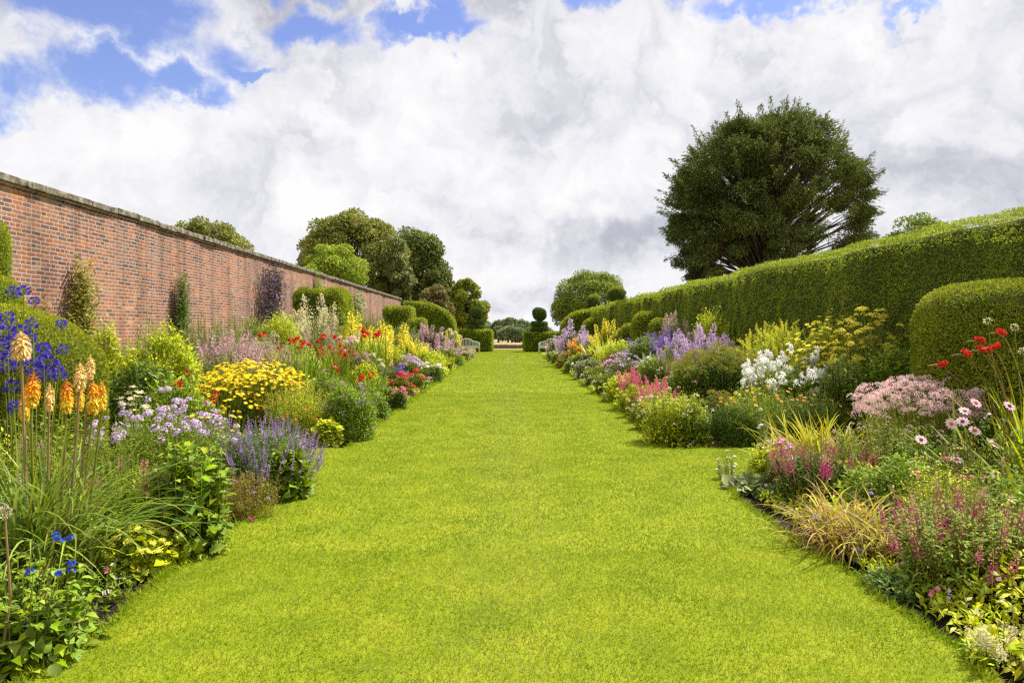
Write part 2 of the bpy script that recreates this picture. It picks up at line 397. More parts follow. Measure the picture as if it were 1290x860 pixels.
holes = maxall([blob(150, 30, 230, 80), blob(95, 118, 110, 62), blob(370, 28, 120, 48), blob(205, 118, 90, 40), blob(525, 36, 105, 26), blob(300, 78, 90, 20),
                blob(800, 8, 125, 34), blob(1000, 4, 150, 30), blob(1110, 4, 60, 16), blob(420, -80, 260, 60), blob(950, -110, 320, 80), blob(-250, 60, 150, 90), blob(1700, 80, 200, 100)])
n1 = noise_(CP, 1.7, 10, .62, .3)
n3 = noise_(DIR, 9, 8, .65, .4)
cov = math_('ADD', math_('MULTIPLY', n1.outputs['Fac'], .55), math_('MULTIPLY', n3.outputs['Fac'], .45))
# cloud density: full where there is no hole
dens = math_('SUBTRACT', math_('ADD', cov, .22), math_('MULTIPLY', holes, .50))
mask = nd(nt, 'ShaderNodeMapRange', interpolation_type='SMOOTHSTEP'); mask.inputs[1].default_value = .27; mask.inputs[2].default_value = .50; L.new(dens, mask.inputs[0])
# cloud body: white heaps, lilac grey bases
n2 = noise_(WD, 4.2, 10, .6, .25)
n4 = noise_(CP, 1.1, 6, .55, .6)
greys = maxall([math_('MULTIPLY', blob(760, 300, 260, 50, .9), .75), math_('MULTIPLY', blob(620, -5, 240, 34, .9), 1.0), math_('MULTIPLY', blob(230, 215, 170, 40, .9), .35),
                math_('MULTIPLY', blob(1190, 235, 170, 45, .9), .25), math_('MULTIPLY', blob(640, 372, 240, 22, .9), .55), math_('MULTIPLY', blob(1150, 320, 150, 30, .9), .5)])
sh = math_('ADD', math_('MULTIPLY', n2.outputs['Fac'], .75), math_('MULTIPLY', n4.outputs['Fac'], .35))
n5 = noise_(WD, 6.5, 5, .5, .2)
bil = math_('SUBTRACT', .085, math_('ABSOLUTE', math_('SUBTRACT', n5.outputs['Fac'], .5)))
sh = math_('ADD', sh, math_('MULTIPLY', bil, .75))
sh = math_('ADD', math_('MULTIPLY', math_('SUBTRACT', sh, .47), 3.2), math_('MULTIPLY', greys, .62))
cr = nd(nt, 'ShaderNodeValToRGB'); L.new(sh, cr.inputs[0]); e = cr.color_ramp.elements
e[0].position = .0; e[0].color = c4(srgb(252, 252, 253)); e[1].position = 1.0; e[1].color = c4(srgb(188, 190, 202))
for p_, c_ in ((.25, (244, 244, 247)), (.5, (231, 231, 238)), (.75, (212, 213, 221))): x = e.new(p_); x.color = c4(srgb(*c_))
bcl = nd(nt, 'ShaderNodeBackground'); bcl.inputs[1].default_value = .565; L.new(cr.outputs[0], bcl.inputs[0])
mx = nd(nt, 'ShaderNodeMixShader'); L.new(mask.outputs[0], mx.inputs[0]); L.new(bsky.outputs[0], mx.inputs[1]); L.new(bcl.outputs[0], mx.inputs[2])
wo = nd(nt, 'ShaderNodeOutputWorld'); L.new(mx.outputs[0], wo.inputs[0])
w.cycles.sampling_method = 'MANUAL'; w.cycles.sample_map_resolution = 1024

# ================================================================== ground
m_meadow = noisemat('meadow', [(.16, .14, .04), (.27, .21, .10), (.36, .28, .15)], scale=.15, bscale=4, bump=.2)
m_lawn = noisemat('lawn_turf', [(.12, .175, .002), (.20, .245, .004), (.28, .29, .014)], scale=2.2, bscale=180, bump=.6, detail=12, bdist=.012)
m_soil = noisemat('soil', [(.012, .008, .005), (.03, .02, .013), (.06, .042, .028)], scale=14, bscale=40, bump=1, detail=10, bdist=.05)
g = Geo()
ys = np.concatenate([[-60, -10, 20, 50, 66, 80, 100, 130, 170, 220, 280, 350, 500, 900, 1800, 4000]]); xs = np.array([-3000, -1200, -500, -200, -80, -30, 0, 30, 80, 200, 500, 1200, 3000])
zf = np.interp(ys, [-60, 72, 120, 280, 420, 4000], [-.09, -.09, -.35, -2.8, -3.2, -3.0])
VV = np.array([[x, y, z] for y, z in zip(ys, zf) for x in xs]); nx = len(xs)
g.add(VV, [[j*nx+i, j*nx+i+1, (j+1)*nx+i+1, (j+1)*nx+i] for j in range(len(ys)-1) for i in range(nx-1)])
tag(g.build('ground', [m_meadow]), kind='structure')

EW = 2.24      # half width of the grass walk
def edge(y, side):   # the cut edge of the turf wanders a little
    return side*(EW + .035*math.sin(y*1.7+side) + .02*math.sin(y*5.3+side*2) + .015*math.sin(y*13+side))
g = Geo()
def strip(y0, y1, fl, fr, z=0.0, dy=.12, n=14):
    yy = np.arange(y0, y1+1e-6, dy); yy = np.linspace(y0, y1, max(2, len(yy)))
    V = []; 
    for y in yy:
        a, b = fl(y), fr(y)
        V += [(a, y, z-.09)] + [(a+(b-a)*i/n, y, z) for i in range(n+1)] + [(b, y, z-.09)]
    k = n+3
    g.add(V, [[j*k+i, j*k+i+1, (j+1)*k+i+1, (j+1)*k+i] for j in range(len(yy)-1) for i in range(k-1)])
CY0, CY1, LE = 7.45, 9.42, 62.0
strip(-6, CY0, lambda y: edge(y, -1), lambda y: edge(y, 1))
strip(CY0, CY1, lambda y: -8.4, lambda y: 5.9, dy=.5, n=40)
strip(CY1, 46, lambda y: edge(y, -1), lambda y: edge(y, 1), dy=.3)
strip(46, LE, lambda y: -9, lambda y: 9, dy=2)
for y, s in ((CY0, -1), (CY1, 1), (46, 1)):    # cut faces of the side path
    for x0, x1 in ((-8.4, -EW), (EW, 5.9)):
        g.add([(x0, y, -.09), (x1, y, -.09), (x1, y, 0), (x0, y, 0)], [[0, 1, 2, 3]])
tag(g.build('lawn', [m_lawn], smooth=False), kind='structure')

def onlawn(x, y):
    ex = np.where(x > 0, EW+.035*np.sin(y*1.7+1)+.02*np.sin(y*5.3+2)+.015*np.sin(y*13+1), EW+.035*np.sin(y*1.7-1)+.02*np.sin(y*5.3-2)+.015*np.sin(y*13-1))
    return (np.abs(x) < ex+.012) | ((y > CY0) & (y < CY1) & (x > -6) & (x < 5.2)) | ((y > 46) & (np.abs(x) < 7))
m_blade = leafmat('grass_blade', (.096, .158, .001), (.24, .282, .012), trans=.42, var=.2, hue=.015, nscale=1.5, ndet=7, ncon=2.2, spec=.06, sat=.05, rough=.5)
m_straw = leafmat('straw_blade', (.19, .19, .04), (.27, .25, .06), trans=.3, var=.25, hue=.02)
g = Geo()
for (y0, y1, dens_, h, wd, tlt) in ((2.6, 5, 15000, .026, .0034, .8), (5, 9.5, 7000, .027, .0052, .8), (9.5, 18, 4200, .028, .0065, .8), (18, 34, 1000, .03, .014, .7), (34, 62, 280, .035, .03, .7)):
    xm = 7 if y1 > 34 else (6 if y0 == 5 else 2.4)
    n = int(dens_*(y1-y0)*xm*2); x = R.uniform(-xm, xm, n); y = R.uniform(y0, y1, n); ok = onlawn(x, y) & (np.abs(x) < y*.80+.2)
    x, y = x[ok], y[ok]; n = len(x)
    for sel, mi in ((R.uniform(size=n) < .90-.20*np.exp(-(x/.7)**2), 0), (None, 1)):
        if mi == 1: sel = ~last
        last = sel; k = int(sel.sum())
        D = np.stack([R.normal(size=k)*tlt, R.normal(size=k)*tlt+.45*np.sign(np.sin(x[sel]*math.pi/.75+1.57)), np.ones(k)], 1)
        T = [(np.array([(-.5*wd/h, 0, 0), (.5*wd/h, 0, 0), (.1*wd/h, 1, .15)]), np.array([[0, 1, 2]]), mi)]
        g.inst(T, np.stack([x[sel], y[sel], np.full(k, -.002)], 1), D, None, h*R.uniform(.5, 1.3, k))
# longer unclipped fringe along the cut edges
n = 16000; y = 2.2+R.uniform(0, 1, n)**1.7*40; s = np.sign(R.normal(size=n)); ok = ~((y > CY0-.05) & (y < CY1+.05)); y, s = y[ok], s[ok]; n = len(y)
x = s*(EW+.035*np.sin(y*1.7+s)+.02*np.sin(y*5.3+s*2)+.015*np.sin(y*13+s)) - s*np.abs(R.normal(size=n))*.03
D = np.stack([s*.8+R.normal(size=n)*.5, R.normal(size=n)*.6, np.full(n, .9)], 1)
g.inst([(np.array([(-.09, 0, 0), (.09, 0, 0), (0, 1, -.3)]), np.array([[0, 1, 2]]), 0)], np.stack([x, y, np.full(n, -.004)], 1), D, None, .045*R.uniform(.6, 1.6, n)*(1+y*.02))
tag(g.build('grass', [m_blade, m_straw], smooth=False), kind='stuff')

# soil of the beds
g = Geo()
def soil(x0, x1, y0, y1, st=.25):
    xs = np.arange(x0, x1+.01, st); ys = np.arange(y0, y1+.01, st if y1 < 9 else st*2); nx = len(xs)
    V = np.array([[x, y, -.055+.03*math.sin(x*9+y*7)*math.sin(y*11-x*3)+R.normal()*.008] for y in ys for x in xs])
    g.add(V, [[j*nx+i, j*nx+i+1, (j+1)*nx+i+1, (j+1)*nx+i] for j in range(len(ys)-1) for i in range(nx-1)])
soil(-8.5, -2.1, 0, CY0); soil(2.1, 6, 0, CY0); soil(-8.5, -2.1, CY1, 46); soil(2.1, 6, CY1, 46)
tag(g.build('soil', [m_soil]), kind='structure')

# ================================================================== brick wall
m, nt, N, L = new_mat('old_brick')
tc = nd(nt, 'ShaderNodeTexCoord'); sp = nd(nt, 'ShaderNodeSeparateXYZ'); L.new(tc.outputs['Object'], sp.inputs[0])
cb = nd(nt, 'ShaderNodeCombineXYZ'); L.new(sp.outputs[1], cb.inputs[0]); L.new(sp.outputs[2], cb.inputs[1])
wn = nd(nt, 'ShaderNodeTexNoise'); wn.inputs['Scale'].default_value = 2.5; L.new(tc.outputs['Object'], wn.inputs['Vector'])
wa = nd(nt, 'ShaderNodeVectorMath', operation='MULTIPLY_ADD'); wa.inputs[1].default_value = (.05, .035, 0); L.new(wn.outputs['Color'], wa.inputs[0]); L.new(cb.outputs[0], wa.inputs[2])
def brick(wid, off):
    b = nd(nt, 'ShaderNodeTexBrick'); b.offset = off; b.squash = .55; b.squash_frequency = 4
    b.inputs['Color1'].default_value = (0, 0, 0, 1); b.inputs['Color2'].default_value = (1, 1, 1, 1); b.inputs['Mortar'].default_value = (0, 0, 0, 1)
    b.inputs['Scale'].default_value = 1; b.inputs['Mortar Size'].default_value = .012; b.inputs['Mortar Smooth'].default_value = .35
    b.inputs['Brick Width'].default_value = wid; b.inputs['Row Height'].default_value = .078; b.inputs['Bias'].default_value = 0
    L.new(wa.outputs[0], b.inputs['Vector']); return b
b = brick(.235, .5)
ramp = nd(nt, 'ShaderNodeValToRGB'); L.new(b.outputs['Color'], ramp.inputs[0]); e = ramp.color_ramp.elements
cols = [(0, (.15, .11, .11)), (.14, (.24, .15, .14)), (.3, (.32, .165, .13)), (.5, (.38, .18, .135)), (.68, (.44, .20, .14)), (.82, (.52, .20, .08)), (.93, (.40, .24, .16)), (1, (.5, .34, .24))]
e[0].position, e[0].color = 0, c4(cols[0][1]); e[1].position, e[1].color = 1, c4(cols[-1][1])
cols = [(p, tuple(v*.74*(1, 1.04, 1.0)[i] for i, v in enumerate(c))) for p, c in cols]
e[0].color, e[1].color = c4(cols[0][1]), c4(cols[-1][1])
for p, c in cols[1:-1]: q = e.new(p); q.color = c4(c)
pn = nd(nt, 'ShaderNodeTexNoise'); pn.inputs['Scale'].default_value = .9; pn.inputs['Detail'].default_value = 8; pn.inputs['Roughness'].default_value = .65; L.new(tc.outputs['Object'], pn.inputs['Vector'])
pm = nd(nt, 'ShaderNodeMapRange'); pm.inputs[1].default_value = .35; pm.inputs[2].default_value = .68; L.new(pn.outputs['Fac'], pm.inputs[0])
tint = nd(nt, 'ShaderNodeMix', data_type='RGBA', blend_type='MULTIPLY'); tint.inputs[0].default_value = 1
tr_ = nd(nt, 'ShaderNodeValToRGB'); L.new(pm.outputs[0], tr_.inputs[0]); tr_.color_ramp.elements[0].color = (.60, .58, .66, 1); tr_.color_ramp.elements[1].color = (1.28, 1.0, .78, 1)
L.new(ramp.outputs[0], tint.inputs[6]); L.new(tr_.outputs[0], tint.inputs[7])
fn = nd(nt, 'ShaderNodeTexNoise'); fn.inputs['Scale'].default_value = 28; fn.inputs['Detail'].default_value = 8; L.new(tc.outputs['Object'], fn.inputs['Vector'])
fm = nd(nt, 'ShaderNodeMapRange'); fm.inputs[3].default_value = .6; fm.inputs[4].default_value = 1.4; L.new(fn.outputs['Fac'], fm.inputs[0])
t2 = nd(nt, 'ShaderNodeVectorMath', operation='SCALE'); L.new(tint.outputs[2], t2.inputs[0]); L.new(fm.outputs[0], t2.inputs['Scale'])
mor = nd(nt, 'ShaderNodeMix', data_type='RGBA'); L.new(b.outputs['Fac'], mor.inputs[0]); L.new(t2.outputs[0], mor.inputs[6]); mor.inputs[7].default_value = (.40, .32, .25, 1)
# pale lime bloom in drifting patches
ln = nd(nt, 'ShaderNodeTexNoise'); ln.inputs['Scale'].default_value = 1.3; ln.inputs['Detail'].default_value = 9; ln.inputs['Roughness'].default_value = .7; L.new(tc.outputs['Object'], ln.inputs['Vector'])
lm = nd(nt, 'ShaderNodeMapRange'); lm.inputs[1].default_value = .50; lm.inputs[2].default_value = .75; lm.inputs[4].default_value = .75; L.new(ln.outputs['Fac'], lm.inputs[0])
lx = nd(nt, 'ShaderNodeMix', data_type='RGBA'); L.new(lm.outputs[0], lx.inputs[0]); L.new(mor.outputs[2], lx.inputs[6]); lx.inputs[7].default_value = (.27, .21, .16, 1)
hs_ = nd(nt, 'ShaderNodeMath', operation='MULTIPLY_ADD'); hs_.inputs[1].default_value = -1; hs_.inputs[2].default_value = 1; L.new(b.outputs['Fac'], hs_.inputs[0])
ha = nd(nt, 'ShaderNodeMath', operation='MULTIPLY_ADD'); ha.inputs[1].default_value = .5; L.new(fn.outputs['Fac'], ha.inputs[0]); L.new(hs_.outputs[0], ha.inputs[2])
smp = nd(nt, 'ShaderNodeMapping'); smp.inputs['Scale'].default_value = (1, 1.4, .16); L.new(tc.outputs['Object'], smp.inputs[0])
sn = nd(nt, 'ShaderNodeTexNoise'); sn.inputs['Scale'].default_value = 1.5; sn.inputs['Detail'].default_value = 8; sn.inputs['Roughness'].default_value = .7; L.new(smp.outputs[0], sn.inputs['Vector'])
sm = nd(nt, 'ShaderNodeMapRange'); sm.inputs[1].default_value = .44; sm.inputs[2].default_value = .66; sm.inputs[3].default_value = 1.12; sm.inputs[4].default_value = .62; L.new(sn.outputs['Fac'], sm.inputs[0])
lx2 = nd(nt, 'ShaderNodeVectorMath', operation='SCALE'); L.new(lx.outputs[2], lx2.inputs[0]); L.new(sm.outputs[0], lx2.inputs['Scale'])
bp = nd(nt, 'ShaderNodeBump'); bp.inputs['Strength'].default_value = .8; bp.inputs['Distance'].default_value = .012; L.new(ha.outputs[0], bp.inputs['Height'])
bs = nd(nt, 'ShaderNodeBsdfPrincipled'); bs.inputs['Roughness'].default_value = .92; bs.inputs['Specular IOR Level'].default_value = .15
L.new(lx2.outputs[0], bs.inputs['Base Color']); L.new(bp.outputs[0], bs.inputs['Normal'])
o_ = nd(nt, 'ShaderNodeOutputMaterial'); L.new(bs.outputs[0], o_.inputs[0]); m_brick = m
m_stone = noisemat('weathered_stone', [(.035, .03, .022), (.10, .085, .06), (.25, .22, .17), (.46, .43, .36)], scale=5, bscale=22, bump=.6, detail=12, bdist=.02)
WX, WT, WY0, WY1 = -8.5, 4.08, 3.0, 54.0
def box(g, a, b_, m=0, jit=0):
    (x0, y0, z0), (x1, y1, z1) = a, b_
    V = np.array([(x0, y0, z0), (x1, y0, z0), (x1, y1, z0), (x0, y1, z0), (x0, y0, z1), (x1, y0, z1), (x1, y1, z1), (x0, y1, z1)], float)
    if jit: V += R.normal(size=V.shape)*jit
    g.add(V, [[0, 3, 2, 1], [4, 5, 6, 7], [0, 1, 5, 4], [1, 2, 6, 5], [2, 3, 7, 6], [3, 0, 4, 7]], m)
g = Geo()
ny, nz = 120, 10; yy = np.linspace(WY0, WY1, ny); z_ = np.linspace(-.1, WT, nz)
V = np.array([[WX+.012*math.sin(y*.9)+.01*math.sin(y*2.3+z), y, z] for y in yy for z in z_])
g.add(V, [[j*nz+i, (j+1)*nz+i, (j+1)*nz+i+1, j*nz+i+1] for j in range(ny-1) for i in range(nz-1)])
box(g, (WX-.42, WY0, -.1), (WX-.03, WY1, WT))
wall = g.build('garden_wall', [m_brick], smooth=False)
tag(wall, 'long old red brick garden wall with pale stone coping behind the flower border', 'wall')
g = Geo(); y = WY0
while y < WY1:
    l = R.uniform(.7, 1.05); dz = R.normal()*.006; dx = R.normal()*.008
    box(g, (WX-.5+dx, y+.004, WT+.055+dz), (WX+.085+dx, min(WY1+.1, y+l-.004), WT+.185+dz), 0, .003); y += l
o = g.build('coping', [m_stone], wall, smooth=False)
bv = o.modifiers.new('bevel', 'BEVEL'); bv.width = .02; bv.segments = 2
g = Geo(); box(g, (WX-.46, WY0, WT+.002), (WX+.03, WY1+.02, WT+.055)); g.build('brick_course', [m_brick], wall, smooth=False)

# ================================================================== clipped hedges
m_hedge = leafmat('yew_clipped', (.125, .172, .006), (.28, .32, .010), trans=.45, var=.28, nscale=1.2, hue=.02)
m_hedgeY = leafmat('yew_new_growth', (.095, .13, .004), (.25, .26, .008), trans=.3, var=.35, nscale=1.2, hue=.02)
m_hedgeT = leafmat('yew_sunlit_top_growth', (.135, .165, .006), (.28, .285, .01), trans=.35, var=.3, nscale=1.2, hue=.02)  # upward-facing leaves: new growth, with the sunlit tops put into the colour
m_hedgeD = leafmat('yew_clipped_deep', (.030, .065, .010), (.08, .12, .014), trans=.2, var=.4, nscale=1.5, hue=.02)
m_core = noisemat('hedge_inside', [(.022, .034, .004), (.05, .075, .008)], scale=9, bump=.5)
m_bark = noisemat('bark', [(.03, .022, .015), (.09, .07, .05), (.16, .13, .10)], scale=6, bscale=12, bump=.9, stretch=(1, 1, .2), bdist=.05)
def hedge(name, label, surf, mat, cat='hedge', loc=(0, 0, 0), topmat=None, group=None, k=.0027, nmax=160000, cover=2.2, streak=0, shag=.4, trunk=None, cen=None):
    V, F = surf
    cen = V.mean(0) if cen is None else cen
    g = Geo(); S = shrunk(V, cen, .07) if not streak else np.stack([cen[0]+(V[:, 0]-cen[0])*.86, V[:, 1], V[:, 2]*.965], 1)
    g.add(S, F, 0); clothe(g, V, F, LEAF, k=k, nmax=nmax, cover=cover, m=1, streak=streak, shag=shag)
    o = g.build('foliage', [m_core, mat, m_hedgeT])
    root = empty(name, (cen[0], cen[1], 0)); o.parent = root; o.location = (-cen[0], -cen[1], 0)
    gt = Geo(); tube(gt, [(0, 0, -.05), (0, 0, .5), (0.02, 0, max(.6, cen[2]))], [.09, .07, .04]); gt.build('trunk', [m_bark], root)
    tag(root, label, cat, group); return root
def longhedge(y, xc, hw, zt):
    """closed strip hedge following points y with centre xc, half width hw and top zt"""
    prof = [(-1, 0), (-1.02, .12), (-1.0, .25), (-.99, .4), (-.97, .55), (-.96, .7), (-.96, .85), (-.95, .965), (-.89, .995), (-.5, 1.0), (-.2, 1.004), (.2, 1.0), (.5, 1), (.8, .99), (.92, .95), (.95, .8), (.97, .6), (.98, .4), (1, .2), (1, 0)]
    k = len(prof); V = []
    for j, (a, b_, h, t) in enumerate(zip(y, xc, hw, zt)):
        for (u, v) in prof: V.append((b_+u*h+.05*math.sin(a*1.3+v*2)+.03*math.sin(a*3.1+u)+.035*math.sin(a*2.1+1.5*math.sin(a*.37)), a, -.09+v*(t+.09+.035*math.sin(a*.8+1)+.02*math.sin(a*2.9+u))))
    V = np.array(V); F = [[j*k+i, (j+1)*k+i, (j+1)*k+i+1, j*k+i+1] for j in range(len(y)-1) for i in range(k-1)]
    n = len(y)
    c0 = len(V); V = np.concatenate([V, [[xc[0], y[0], zt[0]*.5], [xc[-1], y[-1], zt[-1]*.5]]])
    F += [[i, i+1, c0, c0] for i in range(k-1)] + [[(n-1)*k+i+1, (n-1)*k+i, c0+1, c0+1] for i in range(k-1)]
    F = np.array(F); T3 = np.concatenate([F[:, [0, 1, 2]], F[F[:, 2] != F[:, 3]][:, [0, 2, 3]]])
    return V, T3
yy = np.arange(3.5, 59.01, .5)
zt = np.interp(yy, [0, 8, 11, 22, 40, 59], [2.95, 3.04, 3.14, 3.24, 3.26, 3.26]); hw = np.full(len(yy), .62)
xc = np.interp(yy, [0, 8, 40, 59], [6.62, 6.62, 6.62, 6.5])
hedge('yew_hedge', 'long tall clipped yew hedge running behind the right-hand flower border', longhedge(yy, xc, hw, zt), m_hedge, nmax=330000, cover=2.7, streak=.35, cen=np.array([6.6, 30., 1.6]))
def blockh(x0, x1, y0, y1, z1, e1=.22, e2=.22, noise=.02, z0=None):
    c = ((x0+x1)/2, (y0+y1)/2, z1/2 if z0 is None else (z0+z1)/2); r = ((x1-x0)/2, (y1-y0)/2, z1/2 if z0 is None else (z1-z0)/2)
    return superell(c, r, e1, e2, 56, 26, noise=noise)
hedge('yew_mound', 'big rounded yellow-green clipped yew mound behind the deep blue flower heads', superell((-5.72, 7.0, .72), (1.42, .95, 1.22), .72, .8, 60, 34, -.05), m_hedgeY, 'clipped bush', cover=2.4, k=.0036)
hedge('yew_mound', 'big rounded clipped yew mound behind the pale pink flowers at the right side', superell((5.88, 7.4, .65), (1.2, 1.0, 1.48), .42, .55, 60, 34, -.05), m_hedgeY, 'clipped bush', cover=2.4, k=.0036, shag=.5)
hedge('yew_buttress', 'tall square clipped yew block against the brick wall at the left side of the photo', blockh(-8.5, -7.2, 9.45, 9.95, 3.2), m_hedge, 'hedge')
hedge('yew_buttress', 'low clipped yew step in front of the tall square yew block by the brick wall', blockh(-8.4, -6.72, 9.0, 9.6, 2.42, .3, .3), m_hedge, 'hedge')
hedge('yew_buttress', 'clipped yew block with shadowed front standing by the wall above the cream plumes', blockh(-7.6, -5.85, 24, 26, 3.12), m_hedge, 'hedge')
hedge('yew_buttress', 'square clipped yew block at the far end of the brick wall', blockh(-7.3, -5.75, 40, 42.5, 3.08, .15, .15), m_hedge, 'hedge')
hedge('yew_buttress', 'low clipped yew step beside the square yew block near the wall end', blockh(-5.8, -4.9, 39.6, 41.5, 2.35, .2, .2), m_hedge, 'hedge')
def swoop(x_in, x_out, y0, y1, zlo, zhi):
    s = np.sign(x_out); n = 26; t = np.linspace(0, 1, n); xs = x_in+(x_out-x_in)*t**1.3
    top = zlo+(zhi-zlo)*np.sqrt(np.clip(1-(1-t)**2.2, 0, 1))
    V = []; k = 12
    for x, z in zip(xs, top):
        V += [(x, y0, -.09), (x, y0, z*.33), (x, y0, z*.66), (x, y0+.02, z*.93), (x, y0+.12, z), (x, (y0+y1)/2, z+.02), (x, y1-.12, z), (x, y1-.02, z*.93), (x, y1, z*.66), (x, y1, z*.33), (x, y1, -.09), (x, y1, -.09)]
    F = [[j*k+i, (j+1)*k+i, (j+1)*k+i+1, j*k+i+1] for j in range(n-1) for i in range(k-2)]
    if s < 0: F = [f[::-1] for f in F]
    c0 = len(V); V += [(x_in, (y0+y1)/2, zlo*.5)]
    F += [[i, i+1, c0, c0] if s < 0 else [i+1, i, c0, c0] for i in range(k-2)]
    F = np.array(F); return np.array(V), np.concatenate([F[:, [0, 1, 2]], F[F[:, 2] != F[:, 3]][:, [0, 2, 3]]])
def fixn(S):       # make normals point outwards
    V, T = S; c = V.mean(0); A, B, C = V[T[:, 0]], V[T[:, 1]], V[T[:, 2]]
    d = (np.cross(B-A, C-A)*((A+B+C)/3-c)).sum(1) < 0; T = T.copy(); T[d] = T[d][:, ::-1]; return V, T
hedge('yew_wing', 'clipped yew wing sloping down in a curve toward the left garden bench', fixn(swoop(-3.85, -7.6, 49.6, 50.9, 1.5, 3.75)), m_hedge, 'hedge')
hedge('yew_wing', 'clipped yew wing curving down like an arch at the far end of the long hedge', fixn(swoop(3.95, 6.3, 50, 51.2, 1.4, 3.15)), m_hedge, 'hedge')
hedge('box_hedge', 'low straight clipped hedge behind the left garden bench at the lawn end', blockh(-6.2, -1.32, 55, 56.4, 1.72, .1, .1, .006), m_hedge, 'hedge')
hedge('box_hedge', 'low straight clipped hedge behind the right garden bench at the lawn end', blockh(1.32, 6.2, 54.6, 56, 1.52, .1, .1, .006), m_hedge, 'hedge')
for i, (px, py, Y, r, lb) in enumerate(((748, 381, 52, .52, 'small clipped ball on top of the long hedge, the farther one'), (777, 372, 42.7, .52, 'small clipped ball on top of the long hedge, the nearer one'))):
    hedge('topiary_ball', lb, superell((X_(px, Y), Y, Z_(py, Y)), (r, r, r*1.05), 1, 1, 30, 18), m_hedgeD, 'topiary', group='balls on the long hedge')
for (px, py, Y, r, lb) in ((813, 392, 27, .52, 'small rounded yew cushion against the long hedge above the purple flowers'), (796, 409, 29, .5, 'low yew cushion farther along the hedge behind the lavender flowers'),
                           (833, 403, 24.5, .45, 'low yew cushion beside the beige plumes under the long hedge'), (748, 402, 46, .7, 'tiny clipped yew cushion far along under the long hedge')):
    z = Z_(py, Y); hedge('yew_cushion', lb, superell((X_(px, Y), Y, z/2), (r, r, z/2), .6, .7, 30, 18), m_hedgeY, 'clipped bush', group='yew cushions under the long hedge')
def topiary(label, x, y, tiers):
    root = empty('topiary_yew', (x, y, 0)); tag(root, label, 'topiary', 'tiered topiaries at the lawn end')
    g = Geo(); tube(g, [(0, 0, -.05), (0, 0, 1.5), (0, 0, 3.2)], [.09, .07, .04]); g.build('trunk', [m_bark], root)
    for nm, zc, r, rz, e in tiers:
        g = Geo(); V, F = superell((0, 0, zc), (r, r, rz), e, 1, 30, 18)
        g.add(shrunk(V, (0, 0, zc), .05), F, 0); clothe(g, V, F, LEAF, k=.0014, m=1, off=(x, y, 0), cover=3.2, shag=.7, inset=.3)
        g.build(nm, [m_core, m_hedgeD], root)
topiary('tiered clipped yew with a round ball top on the left of the lawn end', -2.62, 55.9, [('tier', 1.97, .64, .14, .3), ('tier', 2.44, .56, .14, .3), ('ball', 3.16, .50, .46, .8)])
topiary('tiered clipped yew with an egg-shaped top on the right of the lawn end', 2.54, 55.4, [('tier', 1.78, .70, .15, .3), ('tier', 2.26, .64, .14, .3), ('ball', 3.02, .53, .50, .75)])

# low wall beyond the lawn, benches
g = Geo(); m_ha = noisemat('low_wall_stone', [(.09, .06, .04), (.17, .12, .08), (.25, .19, .14)], scale=5, bscale=14, bump=.6)
for k in range(24): box(g, (-12+k, 70, -.1), (-12+k+.985, 70.4, .28+R.normal()*.01), 0, .004)
tag(g.build('boundary_wall', [m_ha], smooth=False), 'low brown boundary wall beyond the end of the lawn', 'wall')
m_bench = noisemat('weathered_teak', [(.42, .40, .36), (.56, .53, .49), (.66, .64, .60)], scale=8, bscale=40, bump=.3, stretch=(1, 1, 5))
def bench(label, x, y, rz):
    root = empty('garden_bench', (x, y, 0), rz); tag(root, label, 'bench', 'white garden benches at the lawn end')
    W = .95
    g = Geo()
    for i in range(5): box(g, (-W, -.26+i*.11, .43), (W, -.17+i*.11, .46))
    box(g, (-W, -.28, .36), (W, -.25, .43)); g.build('seat', [m_bench], root, smooth=False)
    g = Geo(); u = np.linspace(-1, 1, 33)
    top = .88+.20*np.sqrt(np.clip(1-(u/.45)**2, 0, 1)) - .10*np.clip((np.abs(u)-.5)/.5, 0, 1)**1.5
    P = np.stack([u*W, np.full(33, .30), top], 1)
    tube(g, P, np.full(33, .035), 0, 6)
    box(g, (-W, .27, .50), (W, .31, .56))
    for x0 in np.linspace(-.88, .88, 17):
        box(g, (x0-.02, .28, .55), (x0+.02, .305, np.interp(x0/W, u, top)))
    g.build('backrest', [m_bench], root, smooth=False)
    for s in (-1, 1):
        g = Geo(); tube(g, [(s*W, .3, .70), (s*W, 0, .72), (s*W, -.26, .69), (s*W, -.31, .64)], [.035]*4, 0, 6); g.build('armrest', [m_bench], root, smooth=False)
        for yy_, h in ((-.27, .70), (.29, .80)):
            g = Geo(); box(g, (s*W-.035, yy_-.03, 0), (s*W+.035, yy_+.03, h)); g.build('leg', [m_bench], root, smooth=False)
bench('pale wooden bench with arched back in front of the left low hedge', -3.15, 52.2, .12)
bench('pale wooden bench with arched back in front of the right low hedge, half behind flowers', 3.3, 51.5, -.12)

